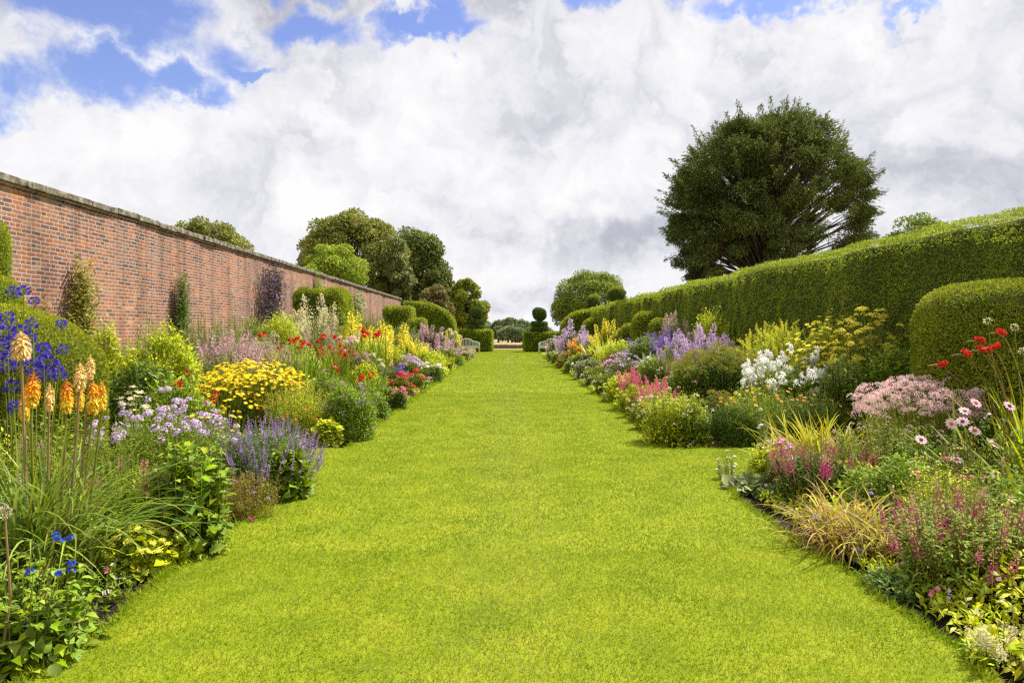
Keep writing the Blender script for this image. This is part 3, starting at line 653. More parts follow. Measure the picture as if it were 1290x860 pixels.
# ================================================================== trees
def limbs(g, base, h, r, cen, rad, n=14):
    tube(g, [(base[0], base[1], base[2]-.3), (base[0], base[1], base[2]+h*.4), (base[0]+.1, base[1], base[2]+h)], [r*1.3, r, r*.5], 0, 8)
    for i in range(n):
        a = R.uniform(0, 6.28); e = R.uniform(.1, 1.2); d = np.array([math.cos(a)*math.cos(e), math.sin(a)*math.cos(e), math.sin(e)])
        s = np.array([base[0], base[1], base[2]+h*R.uniform(.35, .95)]); t = np.array(cen)+d*np.array(rad)*.8
        tube(g, [s, (s*.5+t*.5)+[0, 0, -.04*h], t], [r*.4, r*.25, r*.08], 0, 5)
def tree(name, label, px, py, Y, wpx, zlow, mat, cat='tree', size=None, K=70, per=420, clr=.26, base=-.1, rag=.38, group=None, droop=0, T=LEAFW, flat=.8, ryf=.9):
    x = X_(px, Y); top = Z_(py, Y); rx = wpx*Y/F0/2; rz = (top-zlow)/2; cz = (top+zlow)/2
    size = size or Y*.0034
    root = empty(name, (x, Y, base)); tag(root, label, cat, group)
    cen = np.array([0, 0, cz-base]); rad = np.array([rx, rx*ryf, rz])
    g = Geo(); limbs(g, (0, 0, 0), max(1, cz-base), rx*.09, cen, rad*.8); g.build('trunk', [m_bark], root)
    v = unit(R.normal(size=(K*2, 3))); v = v[v[:, 2] > -.75][:K]; K = len(v)
    C = cen + v*rad*(1-clr*.8)*R.uniform(1-rag, 1.0, (K, 1))
    cr_ = rx*clr*R.uniform(.6, 1.35, K)
    idx = np.repeat(np.arange(K), per); n = len(idx)
    w_ = unit(R.normal(size=(n, 3))+[0, 0, .25]+v[idx]*.5)
    P = C[idx] + w_*(cr_[idx]*R.uniform(.25, 1, n)**.45)[:, None]*[1, 1, flat]
    D = w_*.7+R.normal(size=(n, 3))*.45+[0, 0, -droop]
    g = Geo(); g.inst(T, P, D, w_+[0, 0, .6]+R.normal(size=(n, 3))*.35, size*R.uniform(.6, 1.3, n))
    g.build('crown', [mat], root); return root
m_t1 = leafmat('leaf_holm_oak', (.125, .14, .022), (.24, .24, .045), trans=.2, nscale=.35, var=.4)
m_t2 = leafmat('leaf_dark_oak', (.06, .09, .016), (.15, .17, .03), trans=.2, nscale=.4, var=.4)
m_t3 = leafmat('leaf_lime_green', (.13, .20, .012), (.26, .30, .02), trans=.35, nscale=.6)
m_t4 = leafmat('leaf_mid_green', (.085, .13, .014), (.21, .25, .025), trans=.3, nscale=.5)
m_t5 = leafmat('leaf_bronze', (.10, .085, .032), (.18, .155, .05), trans=.25, nscale=.6)
m_t6 = leafmat('leaf_grey_conifer', (.085, .105, .022), (.165, .18, .04), trans=.2, nscale=.6)
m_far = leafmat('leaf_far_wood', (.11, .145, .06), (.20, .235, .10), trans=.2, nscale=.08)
m_yew = leafmat('needle_yew_tree', (.042, .066, .013), (.14, .168, .032), trans=.2, nscale=.5, var=.45)
m_t7 = leafmat('leaf_yellow_tipped', (.11, .145, .012), (.25, .27, .025), trans=.3, nscale=.6)
tree('holm_oak', 'large grey-olive domed tree beyond the far part of the brick wall', 445, 264, 76, 140, 2, m_t1, K=210, per=480, clr=.19, rag=.10)
tree('oak_tree', 'dark green tree behind the right shoulder of the large domed tree', 524, 277, 88, 96, 2, m_t2, K=80, per=420, clr=.28)
tree('oak_tree', 'dark tree half hidden behind the left shoulder of the large domed tree', 395, 288, 84, 40, 2, m_t2, K=50, per=260, clr=.32)
tree('lime_tree', 'bright yellow-green tree in front of the large domed tree, topping the wall', 420, 305, 66, 96, 3.5, m_t3, K=60, per=330, clr=.24, rag=.5)
tree('lime_tree', 'small bright yellow-green tree showing just over the wall, left of the brighter tree', 392, 322, 62, 34, 3.0, m_t3, K=30, per=260, clr=.32)
tree('conifer_tree', 'tall grey-green drooping conifer at the right flank of the large domed tree', 497, 287, 72, 52, 1, m_t6, K=70, per=380, clr=.28, droop=.7, T=LEAF)
tree('oak_tree', 'yellow-tipped leafy tree rising behind the left tiered topiary', 589, 345, 74, 52, 0, m_t7, K=90, per=300, clr=.27, rag=.2)
tree('oak_tree', 'dark green tree stepping down from the large trees toward the brownish-olive one', 552, 322, 86, 50, 0, m_t2, K=55, per=340, clr=.3)
tree('oak_tree', 'lower olive-green tree filling the gap left of the yellow-tipped tree', 572, 356, 82, 40, 0, m_t1, K=50, per=300, clr=.3)
tree('beech_tree', 'brownish-olive tree behind the curved yew wing on the left', 548, 354, 68, 52, 0, m_t5, K=50, per=360, clr=.3)
tree('beech_tree', 'dark green bushy tree between the conifer and the brownish-olive tree', 528, 372, 64, 50, 0, m_t2, K=50, per=300, clr=.3)
tree('oak_tree', 'green tree crown showing over the nearer part of the brick wall', 262, 269, 45, 125, 2, m_t1, K=80, per=420, clr=.22, rag=.25)
tree('chestnut_tree', 'broad dark green domed tree behind the two balls on the long hedge', 744, 340, 76, 104, .3, m_t4, K=110, per=420, clr=.22, rag=.2, T=LEAF, droop=.3)
tree('oak_tree', 'small tree top peeping over the long hedge right of the great yew', 1162, 266, 42, 110, 3, m_t4, K=70, per=380, clr=.24, rag=.25)
for px, py, wp, lb in ((606, 404, 34, 'far woodland tree just left of the left tiered topiary, mostly hidden'), (628, 403, 26, 'pale far woodland tree right beside the left tiered topiary'), (645, 397, 26, 'tallest rounded tree of the far wood in the gap beyond the lawn'),
                       (640, 412, 24, 'low dark tree in front of the tallest far woodland tree'), (661, 404, 28, 'spreading far woodland tree just left of the right tiered topiary'), (655, 415, 22, 'lowest bushy tree at the foot of the far wood'), (680, 408, 30, 'far woodland tree hidden behind the right tiered topiary')):
    Y = 285 if py < 410 else 265
    tree('woodland_tree', lb, px, py, Y, wp, -2.2, m_far, K=36, per=200, clr=.34, base=-2.75, group='trees of the far wood', size=1.0)
# the great yew
def great_yew(px, Y):
    x = X_(px, Y); root = empty('yew_tree', (x, Y, -.1)); tag(root, 'great dark spiky yew tree standing behind the long clipped hedge', 'tree')
    cz, rx, rz = 8.6, 5.6, 5.75; g = Geo(); gf = Geo(); T = leafT(.22, (1,), droop=.3)
    tube(g, [(0, 0, -.3), (0, 0, 3), (.2, 0, 7), (.1, 0, 12.5)], [.8, .65, .42, .12], 0, 9)
    cen = np.array([0, 0, cz]); rad = np.array([rx, rx*.9, rz]); K = 390
    v = unit(R.normal(size=(K, 3))); v[:, 2] = np.where(v[:, 2] < -.8, -v[:, 2], v[:, 2])
    v = v[~((np.abs(v[:, 0]-.30) < .15) & (np.abs(v[:, 2]+.12) < .17) & (v[:, 1] < .6))]; K = len(v)
    outer = R.uniform(size=K) < .78
    rr = np.where(outer, R.uniform(.80, .93, K), R.uniform(.35, .75, K))*(1+.05*np.sin(v[:, 0]*8+v[:, 2]*6)+.14*np.abs(v[:, 0]*v[:, 2])*(v[:, 2] < 0)-.05*(v[:, 2] > .3)*np.abs(v[:, 0]))
    C = cen+v*rad*rr[:, None]; C[:, 2] = np.maximum(C[:, 2], 2.2)
    for i in range(K):
        st = np.array([.1, 0, np.clip(C[i, 2]*.75-R.uniform(0, 2.), 1.5, 11)]); s = np.linspace(0, 1, 6)[:, None]; mid = st*.5+C[i]*.5+[0, 0, .4]
        tube(g, st*(1-s)**2+2*mid*s*(1-s)+C[i]*s*s, np.linspace(.11, .015, 6), 0, 4)
    n = 520; cr_ = R.uniform(.42, .95, K)
    idx = np.repeat(np.arange(K), n); w_ = unit(R.normal(size=(len(idx), 3))+v[idx]*.4)
    P = C[idx]+w_*(cr_[idx]*R.uniform(.1, 1, len(idx))**.5)[:, None]*[1, 1, .62]+v[idx]*(.35*R.uniform(0, 1, len(idx))**3)[:, None]
    D = v[idx]*.6+w_*.5+R.normal(size=P.shape)*.35+[0, 0, -.15]
    gf.inst(T, P, D, [0, 0, 1]+w_*.5+R.normal(size=P.shape)*.35, .21*R.uniform(.5, 1.3, len(P)))
    # leading shoots that break the outline
    m = 230; u = unit(R.normal(size=(m, 3))+[0, 0, .25]); u = u[u[:, 2] > -.45]; m = len(u)
    B = cen+u*rad*(.92+.10*np.abs(u[:, 0]*u[:, 2])*(u[:, 2] < 0))[:, None]; dr = unit(u+[0, 0, .45]+R.normal(size=u.shape)*.12); Ls = R.uniform(.5, 1.5, m)
    k = 85; t = R.uniform(0, 1, (m, k, 1)); Pp = (B[:, None]+dr[:, None]*(Ls[:, None, None]*t)+R.normal(size=(m, k, 3))*(.15*(1.15-t))).reshape(-1, 3)
    gf.inst(T, Pp, np.repeat(dr, k, 0)+R.normal(size=Pp.shape)*.45, [0, 0, 1]+R.normal(size=Pp.shape)*.5, .19*R.uniform(.5, 1.2, len(Pp)))
    for b_, d_, l_ in zip(B, dr, Ls): tube(g, [b_-d_*.8, b_, b_+d_*l_*.9], [.03, .02, .006], 0, 4)
    g.build('trunk', [m_bark], root); gf.build('crown', [m_yew], root)
great_yew(964, 40)

# ================================================================== flower borders
def gm(name, a, b, **k): return leafmat(name, a, b, **{**dict(nscale=5, trans=.32, var=.35), **k})
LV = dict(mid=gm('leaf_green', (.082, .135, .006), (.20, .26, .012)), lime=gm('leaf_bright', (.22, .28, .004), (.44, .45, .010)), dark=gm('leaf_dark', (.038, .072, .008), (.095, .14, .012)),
          grey=gm('leaf_grey_green', (.11, .145, .045), (.24, .27, .10)), olive=gm('leaf_olive', (.13, .13, .010), (.26, .23, .022)), gold=gm('leaf_golden', (.34, .36, .008), (.56, .50, .02)),
          brown=gm('leaf_withered', (.12, .062, .020), (.34, .22, .07)), bronze=gm('leaf_bronze_dark', (.06, .045, .025), (.14, .10, .045)), purple=gm('leaf_purple', (.035, .02, .028), (.09, .06, .065)), straw=gm('stalk_straw', (.26, .20, .08), (.42, .32, .13)),
          blue=gm('leaf_blue_green', (.065, .12, .018), (.16, .23, .04)), strap=gm('leaf_strap', (.075, .125, .010), (.20, .25, .03), nscale=2))
ST = gm('stem_green', (.10, .14, .01), (.20, .22, .03), trans=.1)
STR = gm('stem_reddish', (.16, .08, .04), (.25, .15, .06), trans=.1)
def pm(name, a, b, **k): return leafmat(name, a, b, **{**dict(trans=.3, var=.18, hue=.015, sat=.08, nscale=9, rough=.6), **k})
PT = dict(gold=pm('petal_gold', (.92, .58, .02), (.96, .74, .06)), blush=pm('petal_blush', (.84, .50, .60), (.93, .70, .76)), yellow=pm('petal_yellow', (.88, .68, .004), (.95, .80, .02)), red=pm('petal_red', (.62, .008, .008), (.80, .03, .012)), magenta=pm('petal_magenta', (.42, .012, .16), (.62, .05, .28)),
          pink=pm('petal_pink', (.70, .13, .26), (.85, .28, .38)), pale=pm('petal_pale_pink', (.78, .46, .48), (.93, .70, .70)), lilac=pm('petal_lilac', (.50, .30, .58), (.80, .64, .82)), lav=pm('petal_lavender', (.30, .18, .44), (.54, .38, .64)),
          purple=pm('petal_purple', (.20, .09, .50), (.40, .24, .72)), blue=pm('petal_deep_blue', (.035, .015, .34), (.09, .05, .60)), sky=pm('petal_bright_blue', (.015, .05, .62), (.05, .14, .85)), white=pm('petal_white', (.84, .83, .78), (.92, .91, .88)),
          cream=pm('petal_cream', (.66, .58, .30), (.84, .78, .52)), orange=pm('petal_orange', (.80, .20, .005), (.90, .34, .01)), amber=pm('petal_amber', (.90, .36, .008), (.95, .50, .02)), lemon=pm('petal_lemon', (.80, .68, .03), (.92, .84, .10)),
          paleor=pm('petal_pale_orange', (.85, .56, .18), (.92, .72, .32)), buff=pm('petal_buff', (.50, .36, .30), (.68, .52, .42)), rust=pm('petal_rust', (.55, .10, .01), (.75, .22, .02)), maroon=pm('petal_maroon', (.20, .01, .04), (.32, .03, .08)),
          dusk=pm('petal_dusky_pink', (.56, .34, .38), (.72, .52, .52)), eye=pm('flower_eye', (.45, .12, .01), (.65, .25, .02)), dkeye=pm('flower_dark_eye', (.08, .015, .02), (.14, .03, .03)), brown=pm('seed_brown', (.30, .17, .08), (.48, .30, .16)), ygr=pm('petal_yellow_green', (.68, .66, .03), (.84, .80, .10)))
HT = {}
def head(key):
    """three variants of a flower head (template lists) of size about 1"""
    if key in HT: return HT[key]
    out = []
    for v in range(3):
        if key == 'phlox': t = headdome(26, .5, star(5, .8, .25, .5, 0), .30, .8)
        elif key == 'pea': t = headdome(12, .5, leafT(.8, (1,)), .5, .8)
        elif key == 'plate': t = flatT(34, .5, .2, 0, 1)
        elif key == 'froth':
            g = Geo(); v = sph(110, -.15); g.inst(leafT(.9, (1,)), v*[.5, .3, .5]*R.uniform(.6, 1.05, (len(v), 1)), v+R.normal(size=v.shape)*.5, None, .085*R.uniform(.6, 1.4, len(v))); t = g.template()
        elif key == 'spike': t = spikeT(80, .085, .085, 0, 1)
        elif key == 'spikethin': t = spikeT(60, .05, .05, 0, 1, taper=.5)
        elif key == 'spikeb': t = spikeT(110, .085, .08, 0, 1, mt=1, taper=.55)
        elif key == 'spikefat': t = spikeT(110, .16, .15, 0, 1, taper=.7)
        elif key == 'whorl':
            g = Geo()
            for tt in np.linspace(.15, .98, 8):
                n = 12; a = R.uniform(0, 6.28, n); r = .07*(1.1-tt)
                g.inst(leafT(.7, (1,), m=0), np.stack([np.cos(a)*r*.4, tt+R.normal(size=n)*.012, np.sin(a)*r*.4], 1), np.stack([np.cos(a), .5+0*a, np.sin(a)], 1), None, .075*(1.25-tt)*R.uniform(.7, 1.3, n))
            tube(g, [(0, -.3, 0), (0, .5, 0), (0, 1, 0)], [.012, .01, .005], 1, 4); t = g.template()
        elif key == 'plume': t = plumeT()
        elif key == 'fluff': t = plumeT(240, .34, .05)
        elif key == 'daisy': t = star(11, .42, .12, .5, 0, 1, .16, 2)
        elif key == 'cone': t = star(9, .5, -.35, .5, 0, 1, .2, 2)
        elif key == 'trumpet': 
            g = Geo()
            for i in range(5):
                a = R.uniform(0, 6.28); g.inst(star(6, .5, .7, .5, 0), [(math.cos(a)*.22, R.uniform(-.3, .3), math.sin(a)*.22)], [(math.cos(a), R.uniform(-.2, .6), math.sin(a))], None, .85)
            t = g.template()
        elif key == 'globe': t = headball(90, .5, .34, 0, leafT(.42, (.8, 1), m=0), -.75, 1)
        elif key == 'ball': t = headball(70, .5, .2, 0, leafT(.7, (1,), m=0), -.95)
        elif key == 'lily':
            g = Geo()
            for i in range(7):
                a = R.uniform(0, 6.28); g.inst(star(6, .42, .45, .5, 0, 1, .06, 2), [(math.cos(a)*.25, R.uniform(-.5, .5), math.sin(a)*.25)], [(math.cos(a), R.uniform(.1, .8), math.sin(a))], None, .62)
            t = g.template()
        elif key == 'star': t = star(5, .75, .3, .5, 0, 1, .1, 2)
        elif key == 'grass': t = plumeT(90, .07, .06)
        out.append(t)
    HT[key] = out; return out
MC = {}
def headmesh(key, mats, i):
    k = (key, tuple(m.name for m in mats), i)
    if k not in MC:
        g = Geo(); g.V = [t[0] for t in head(key)[i]]; off = 0
        for V, F, m in head(key)[i]: g.F.append(np.asarray(F)+off); g.M.append(m); off += len(V)
        g.n = off; MC[k] = g.mesh('flower_head', mats)
    return MC[k]
def heads(root, key, mats, P, D, S, each=True, name='flower_head', lift=0.0):
    if each:
        for p, d, s in zip(P, D, S):
            place_mesh(name, headmesh(key, mats, int(R.integers(3))), root, tuple(p), tuple(d), s if np.ndim(s) == 0 else tuple(s), R.uniform(0, 6.28))
    else:
        g = Geo(); hv = head(key); w_ = R.integers(0, 3, len(P))
        for i in range(3):
            s = w_ == i
            if s.any(): g.inst(hv[i], P[s], D[s], None, S[s])
        g.build({'flower_head': 'flower_heads', 'flower_spike': 'flower_spikes'}.get(name, name), mats, root)
SPIKY = ('spike', 'spikethin', 'spikeb', 'spikefat', 'whorl', 'plume', 'fluff', 'grass')
def plantm(name, cat, label, X, Y, H, rx, fol=('dome', 'mid', LEAF, .045), hf=.85, fl=None, ry=None, cover=3.6, group=None, q0=0., stem=ST, domed=.3, tiltf=.45, flstem=.004, each=None, up=.35, lean=(0, 0)):
    """fol = style, leaf colour, leaf shape, leaf size; fl = head kind, colours, size, how many"""
    root = empty(name, (X, Y, -.04), R.uniform(-.3, .3)); tag(root, label, cat, group)
    H = max(.12, H+.04); Hf = H*hf; rx *= 1.1; ry = ry or rx*.85
    style, mk, T, size = fol; size = max(size, Y*.0036); mat = LV[mk]
    g = Geo()
    if style == 'dome':
        dome(g, T, rx*.95, ry*.95, Hf*.93, size, cover, up=up); ns = int(np.clip(26*rx/.4, 10, 60))
        a_ = R.uniform(0, 6.28, ns); q_ = np.sqrt(R.uniform(0, 1, ns)); top = np.stack([np.cos(a_)*q_*rx*1.08, np.sin(a_)*q_*ry*1.08, Hf*(1-.5*q_**2)*R.uniform(.95, 1.14, ns)], 1)
        stems(g, top*[.5, .5, .3], top, max(.002, Y*.00025), 1, bow=.02); t_ = R.uniform(.55, 1, (ns, 9, 1)); Pq = (top[:, None]*[.5, .5, .3]*(1-t_)+top[:, None]*t_).reshape(-1, 3)
        b_ = R.uniform(0, 6.28, len(Pq)); g.inst(T, Pq, np.stack([np.cos(b_), np.sin(b_), .5+R.normal(size=len(Pq))*.3], 1), [0, 0, 1], size*.8*R.uniform(.6, 1.2, len(Pq)))
    elif style == 'up':
        ns = int(np.clip(cover*3.0*rx*ry/(.06*.06)*.32, 14, 150)); nl = int(np.clip(Hf/(size*.34), 8, 40))
        upright(g, T, rx, ry, Hf, size, ns, nl, sr=max(.003, Y*.0004)); dome(g, T, rx*.9, ry*.9, Hf*.8, size, cover*.45)
    elif style == 'strap':
        n = int(np.clip(cover*70*rx, 40, 260)); a = R.uniform(0, 6.283, n); b = np.stack([R.normal(size=n)*rx*.22, R.normal(size=n)*ry*.22, np.zeros(n)], 1)
        straps(g, b, a, Hf*R.uniform(.75, 1.25, n), R.uniform(1.15, 1.5, n), R.uniform(.3, 1.9, n), max(size, Y*.0022))
    if g.n: g.build('foliage', [mat, stem], root)
    if style == 'up' or fl is None: pass
    for f in (fl if isinstance(fl, list) else [fl] if fl else []):
        key, cols, fs, cnt = f[:4]; opt = f[4] if len(f) > 4 else {}
        mats = [PT[c] if c in PT else LV[c] for c in cols]
        if len(mats) == 1: mats.append(stem)
        fs = max(fs, Y*opt.get('minpx', .0045)) if key not in SPIKY else fs
        a = R.uniform(0, 6.283, cnt); q = (opt.get('q0', q0)**2 + (1-opt.get('q0', q0)**2)*R.uniform(0, 1, cnt))**.5
        zt = opt.get('top', 1.0); zspan = opt.get('span', .12)
        z = H*zt*(1-domed*q**2)*R.uniform(1-zspan, 1.0, cnt)
        if key in SPIKY: z = np.maximum(z-fs*.95, .05)
        sp_ = 1.16 if Y > 9 else 1.0; P = np.stack([np.cos(a)*q*rx*.97*sp_, np.sin(a)*q*ry*.97*sp_, z], 1)
        D = np.stack([np.cos(a)*q*tiltf+lean[0], np.sin(a)*q*tiltf+lean[1], np.ones(cnt)], 1) + R.normal(size=(cnt, 3))*opt.get('jit', .12)
        if opt.get('face'): D[:, 1] -= opt['face']; 
        S = fs*R.uniform(.75, 1.2, cnt)
        ev = each if each is not None else (cnt <= 90 and Y < 13.5)
        heads(root, key, mats, P, D, S, ev, 'flower_spike' if key in SPIKY else 'flower_head')
        if opt.get('stems', True):
            g2 = Geo(); stems(g2, P*[.45, .45, .25], P, max(flstem*.7, Y*.00035), 0, bow=.02); g2.build('stems', [stem], root)
    return root
def plant(name, cat, label, px, py, Y, wpx, *a, **k):
    return plantm(name, cat, label, X_(px, Y), Y, Z_(py, Y), wpx*Y/F0/2, *a, **k)

# ---------------------------------------------------------------- left bed, nearest part
def salvia():
    Y = 3.4; x = X_(18, Y); root = empty('blue_salvia', (x, Y, -.04)); tag(root, 'leafy green salvia with a few bright blue flowers at the bottom left corner', 'flower clump')
    g = Geo(); top = upright(g, LEAFS, .40, .36, .50, .078, 60, 11, elev=.1, shrink=.4, sr=.0035); dome(g, LEAFS, .38, .34, .34, .075, 1.8)
    g.build('foliage', [LV['mid'], ST], root)
    for px, py in ((85, 668), (93, 674), (80, 676), (40, 718), (98, 712), (84, 716), (48, 780), (36, 752), (100, 704)):
        z = Z_(py, Y)+.04; xx = X_(px, Y)-x; yy = R.normal()*.05
        place_mesh('flower_head', headmesh('trumpet', [PT['sky'], ST], int(R.integers(3))), root, (xx, yy, z), (0, -.2, 1), .038, R.uniform(0, 6))
        g = Geo(); stems(g, [(xx*.6, yy, z-.25)], [(xx, yy, z+.015)], .003, bow=.02); g.build('stem', [ST], root)
salvia()
m_pk = [PT['rust'], PT['amber'], PT['gold'], PT['paleor'], ST, LV['straw']]
def pokers():
    Y = 4.25; x = X_(52, Y); root = empty('red_hot_poker', (x, Y, -.04)); tag(root, 'red hot poker clump with orange and yellow torch flowers over long arching leaves', 'flower clump')
    g = Geo(); n = 420; a = R.uniform(0, 6.283, n); a[:140] = R.normal(size=140)*.7 - .35
    straps(g, np.stack([R.normal(size=n)*.12, R.normal(size=n)*.10, np.zeros(n)], 1), a, R.uniform(.65, 1.15, n)*np.where(np.arange(n) < 60, 1.22, 1), R.uniform(.95, 1.5, n), R.uniform(.4, 2.3, n), .016, K=11, pw=1.5, twist=.25)
    g.build('leaves', [LV['strap']], root)
    def poker(px, py, wpx, hpx, kind, YY):
        zt = Z_(py-hpx/2, YY)+.04; L_ = hpx*YY/F0; r = wpx*YY/F0/2*.84; xx = X_(px, YY)-x; yy = YY-Y
        g = Geo(); n = 260; t = R.uniform(0, 1, n); aa = R.uniform(0, 6.283, n)
        prof = np.sin(np.clip(t*.95+.12, 0, 1)*math.pi)**.5
        D = np.stack([np.cos(aa)*.62, -1.05+1.2*t**2, np.sin(aa)*.62], 1); P = np.stack([np.cos(aa)*r*.42*prof, t*L_*.95+.05*L_, np.sin(aa)*r*.42*prof], 1)
        S = np.stack([np.full(n, r*.9), r*.95*prof+.004, np.full(n, r*.9)], 1)
        T = leafT(.26, (1, 1.1), droop=-.1)
        for lo, hi, mi in (((0, .38, 2), (.38, .75, 1), (.75, 1.01, 0)) if kind == 0 else ((0, .6, 2), (.6, 1.01, 1), (2, 2, 0)) if kind == 1 else ((0, 1.01, 3), (2, 2, 0), (2, 2, 0))):
            s = (t >= lo) & (t < hi)
            if kind == 2: s &= R.uniform(size=n) < .55+.45*t
            if s.any(): g.inst([(q[0], q[1], mi) for q in T], P[s], D[s], P[s]*[1, 0, 1], S[s])
        tube(g, [(0, -.01, 0), (0, L_*.5, 0), (0, L_, 0)], [.008, .010, .003], 1 if kind < 2 else 3, 6)
        o = g.build('flower_spike', m_pk, root); o.location = (xx, yy, zt-L_); o.rotation_euler = (math.radians(90), 0, R.uniform(-.1, .1)); 
        o.rotation_euler = (math.radians(90+R.uniform(-4, 4)), R.uniform(-.06, .06), 0)
        g = Geo(); tube(g, [(xx*.35, yy*.5, 0), (xx*.8, yy*.8, (zt-L_)*.5), (xx, yy, zt-L_+.01)], [.009, .0075, .006], 0, 6); g.build('stem', [ST if kind < 2 else LV['straw']], root)
    for a_ in ((27, 435, 27, 34, 2, 4.1), (39, 490, 21, 44, 0, 4.2), (31, 507, 17, 44, 1, 4.35), (62, 500, 13, 34, 2, 4.3), (84, 498, 18, 42, 0, 4.15), (100, 474, 18, 34, 2, 4.3), (113, 462, 14, 30, 2, 4.5), (117, 500, 19, 40, 1, 4.5), (129, 498, 13, 36, 1, 4.4), (100, 500, 13, 34, 1, 4.6)): poker(*a_)
pokers()
def monkshood():
    Y = 5.3; x = X_(36, Y); root = empty('blue_agapanthus', (x, Y, -.04)); tag(root, 'tall stems with deep violet-blue round flower heads behind the torch flowers', 'flower clump')
    pts = [(17, 368, 16), (30, 366, 15), (43, 379, 12), (40, 408, 15), (77, 408, 14), (8, 420, 26), (20, 432, 26), (35, 425, 20), (45, 446, 26), (60, 456, 24), (48, 470, 22), (15, 448, 24), (75, 472, 16), (62, 474, 18), (15, 487, 20), (5, 440, 22), (30, 452, 22), (78, 440, 14), (20, 512, 18), (8, 400, 18), (24, 416, 16), (55, 438, 16), (68, 462, 20), (10, 462, 20), (38, 462, 22)]
    P = []; 
    for px, py, w_ in pts:
        yy = R.uniform(-.35, .4); YY = Y+yy; p = (X_(px, YY)-x, yy, Z_(py, YY)+.04); P.append(p)
        place_mesh('flower_head', headmesh('globe', [PT['blue'], ST], int(R.integers(3))), root, p, (R.normal()*.2, R.normal()*.2, 1), w_*.72*YY/F0, R.uniform(0, 6))
    P = np.array(P); g = Geo(); stems(g, P*[.6, .6, 0], P, .005, bow=.03); g.build('stems', [ST], root)
    g = Geo(); upright(g, LEAFM, .5, .45, 1.15, .10, 60, 14, elev=.2); g.build('foliage', [LV['mid'], ST], root)
monkshood()
plant('lady_mantle', 'flower clump', 'low mound of frothy lime-yellow leaves under the arching torch-flower leaves', 166, 652, 4.75, 128, ('dome', 'lime', LEAFR, .055), hf=.9, cover=4, fl=('plate', ['ygr', 'lime'], .045, 120, {'stems': False, 'span': .3}), each=False, ry=.3)
plant('pink_loosestrife', 'flower clump', 'slender pink flower spires standing behind the arching torch-flower leaves', 140, 548, 5.1, 130, ('up', 'mid', LEAFN, .05), hf=.85, fl=('spikeb', ['pink', 'mid'], .22, 24, {'span': .3}), cover=2.5)
plant('pink_loosestrife', 'flower clump', 'pale pink flower spires at the left edge of the photo below the blue heads', 30, 515, 4.9, 150, ('up', 'mid', LEAFN, .05), hf=.85, fl=('spikeb', ['dusk', 'mid'], .24, 22, {'span': .3}), cover=2.5)
def allium(px, py, Y, label):
    x = X_(px, Y); z = Z_(py, Y)+.04; root = empty('allium_seedhead', (x, Y, -.04)); tag(root, label, 'flower')
    g = Geo(); tube(g, [(-.03, 0, 0), (.02, .01, z*.5), (0, 0, z)], [.007, .006, .004], 0, 6); g.build('stem', [LV['straw']], root)
    place_mesh('flower_head', headmesh('ball', [PT['buff'], ST], 0), root, (0, 0, z), (0, 0, 1), .055)
allium(6, 645, 3.2, 'single dry peach-coloured round seed head on a bare stalk at the left edge')
def bigleaf(label, px, py, Y, wpx, T, sz, mk='mid', name='poppy_plant', fl=None, ns=26, nl=16):
    x = X_(px, Y); H = Z_(py, Y)+.04; rx = wpx*Y/F0/2; root = empty(name, (x, Y, -.04)); tag(root, label, 'leafy plant')
    g = Geo(); top = upright(g, T, rx, rx*.8, H, sz, ns, nl, elev=.15, shrink=.45, domed=.3, sr=.005, t0=.1); dome(g, T, rx*.95, rx*.8, H*.85, sz*.9, 1.3)
    g.build('foliage', [LV[mk], ST], root)
    if fl:
        P = top[:fl[3]]+[0, 0, .03]; heads(root, fl[0], [PT[c] for c in fl[1]]+[ST], P, np.tile([0, 0, 1.], (len(P), 1))+R.normal(size=P.shape)*.2, np.full(len(P), fl[2]))
    return root
bigleaf('leafy green poppy plant with big jagged leaves between torch flowers and catmint', 238, 545, 5.0, 108, LEAFJ, .11)
bigleaf('pale green broad leaves poking out at the foot of the torch-flower clump', 168, 598, 5.2, 60, LEAFJ, .10, mk='lime', ns=10, nl=10)
plant('pale_phlox', 'flower clump', 'mass of pale lilac-pink phlox heads behind the jagged-leaved poppy plant', 205, 490, 6.1, 165, ('up', 'mid', LEAFM, .06), hf=.88, cover=2.2, fl=('phlox', ['lilac'], .066, 90, {'span': .26, 'face': .5}))
plant('catmint', 'flower clump', 'lavender-purple catmint spikes at the inner corner of the near left bed', 333, 512, 6.75, 126, ('dome', 'blue', LEAF, .03), hf=.80, cover=4, fl=('whorl', ['lav', 'lav'], .20, 210, {'span': .45}), each=False, ry=.5)
plant('catmint', 'flower clump', 'thinner lavender catmint spires between the pale phlox and the corner catmint', 268, 506, 6.6, 80, ('up', 'blue', LEAF, .035), hf=.8, cover=2, fl=('whorl', ['lav', 'lav'], .20, 60, {'span': .4}), each=False)
plant('aster', 'flower clump', 'straggly brownish plant with small dark purple flowers at the lawn edge below the catmint', 312, 582, 5.95, 84, ('up', 'olive', LEAFN, .03), hf=.95, cover=2, fl=('daisy', ['purple', 'dkeye'], .028, 30, {'span': .5}), stem=STR, ry=.25)
plant('bergenia', 'leafy plant', 'low broad green leaves at the lawn edge just below the catmint corner', 355, 560, 6.6, 66, ('dome', 'mid', LEAFR, .07), hf=1, cover=3)
plant('green_perennial', 'leafy plant', 'dull green filler foliage with tiny pink dots below the pale phlox', 150, 555, 5.7, 130, ('up', 'mid', LEAFM, .05), hf=1, cover=2.4, fl=('pea', ['pink'], .03, 20, {'span': .5, 'stems': False}))
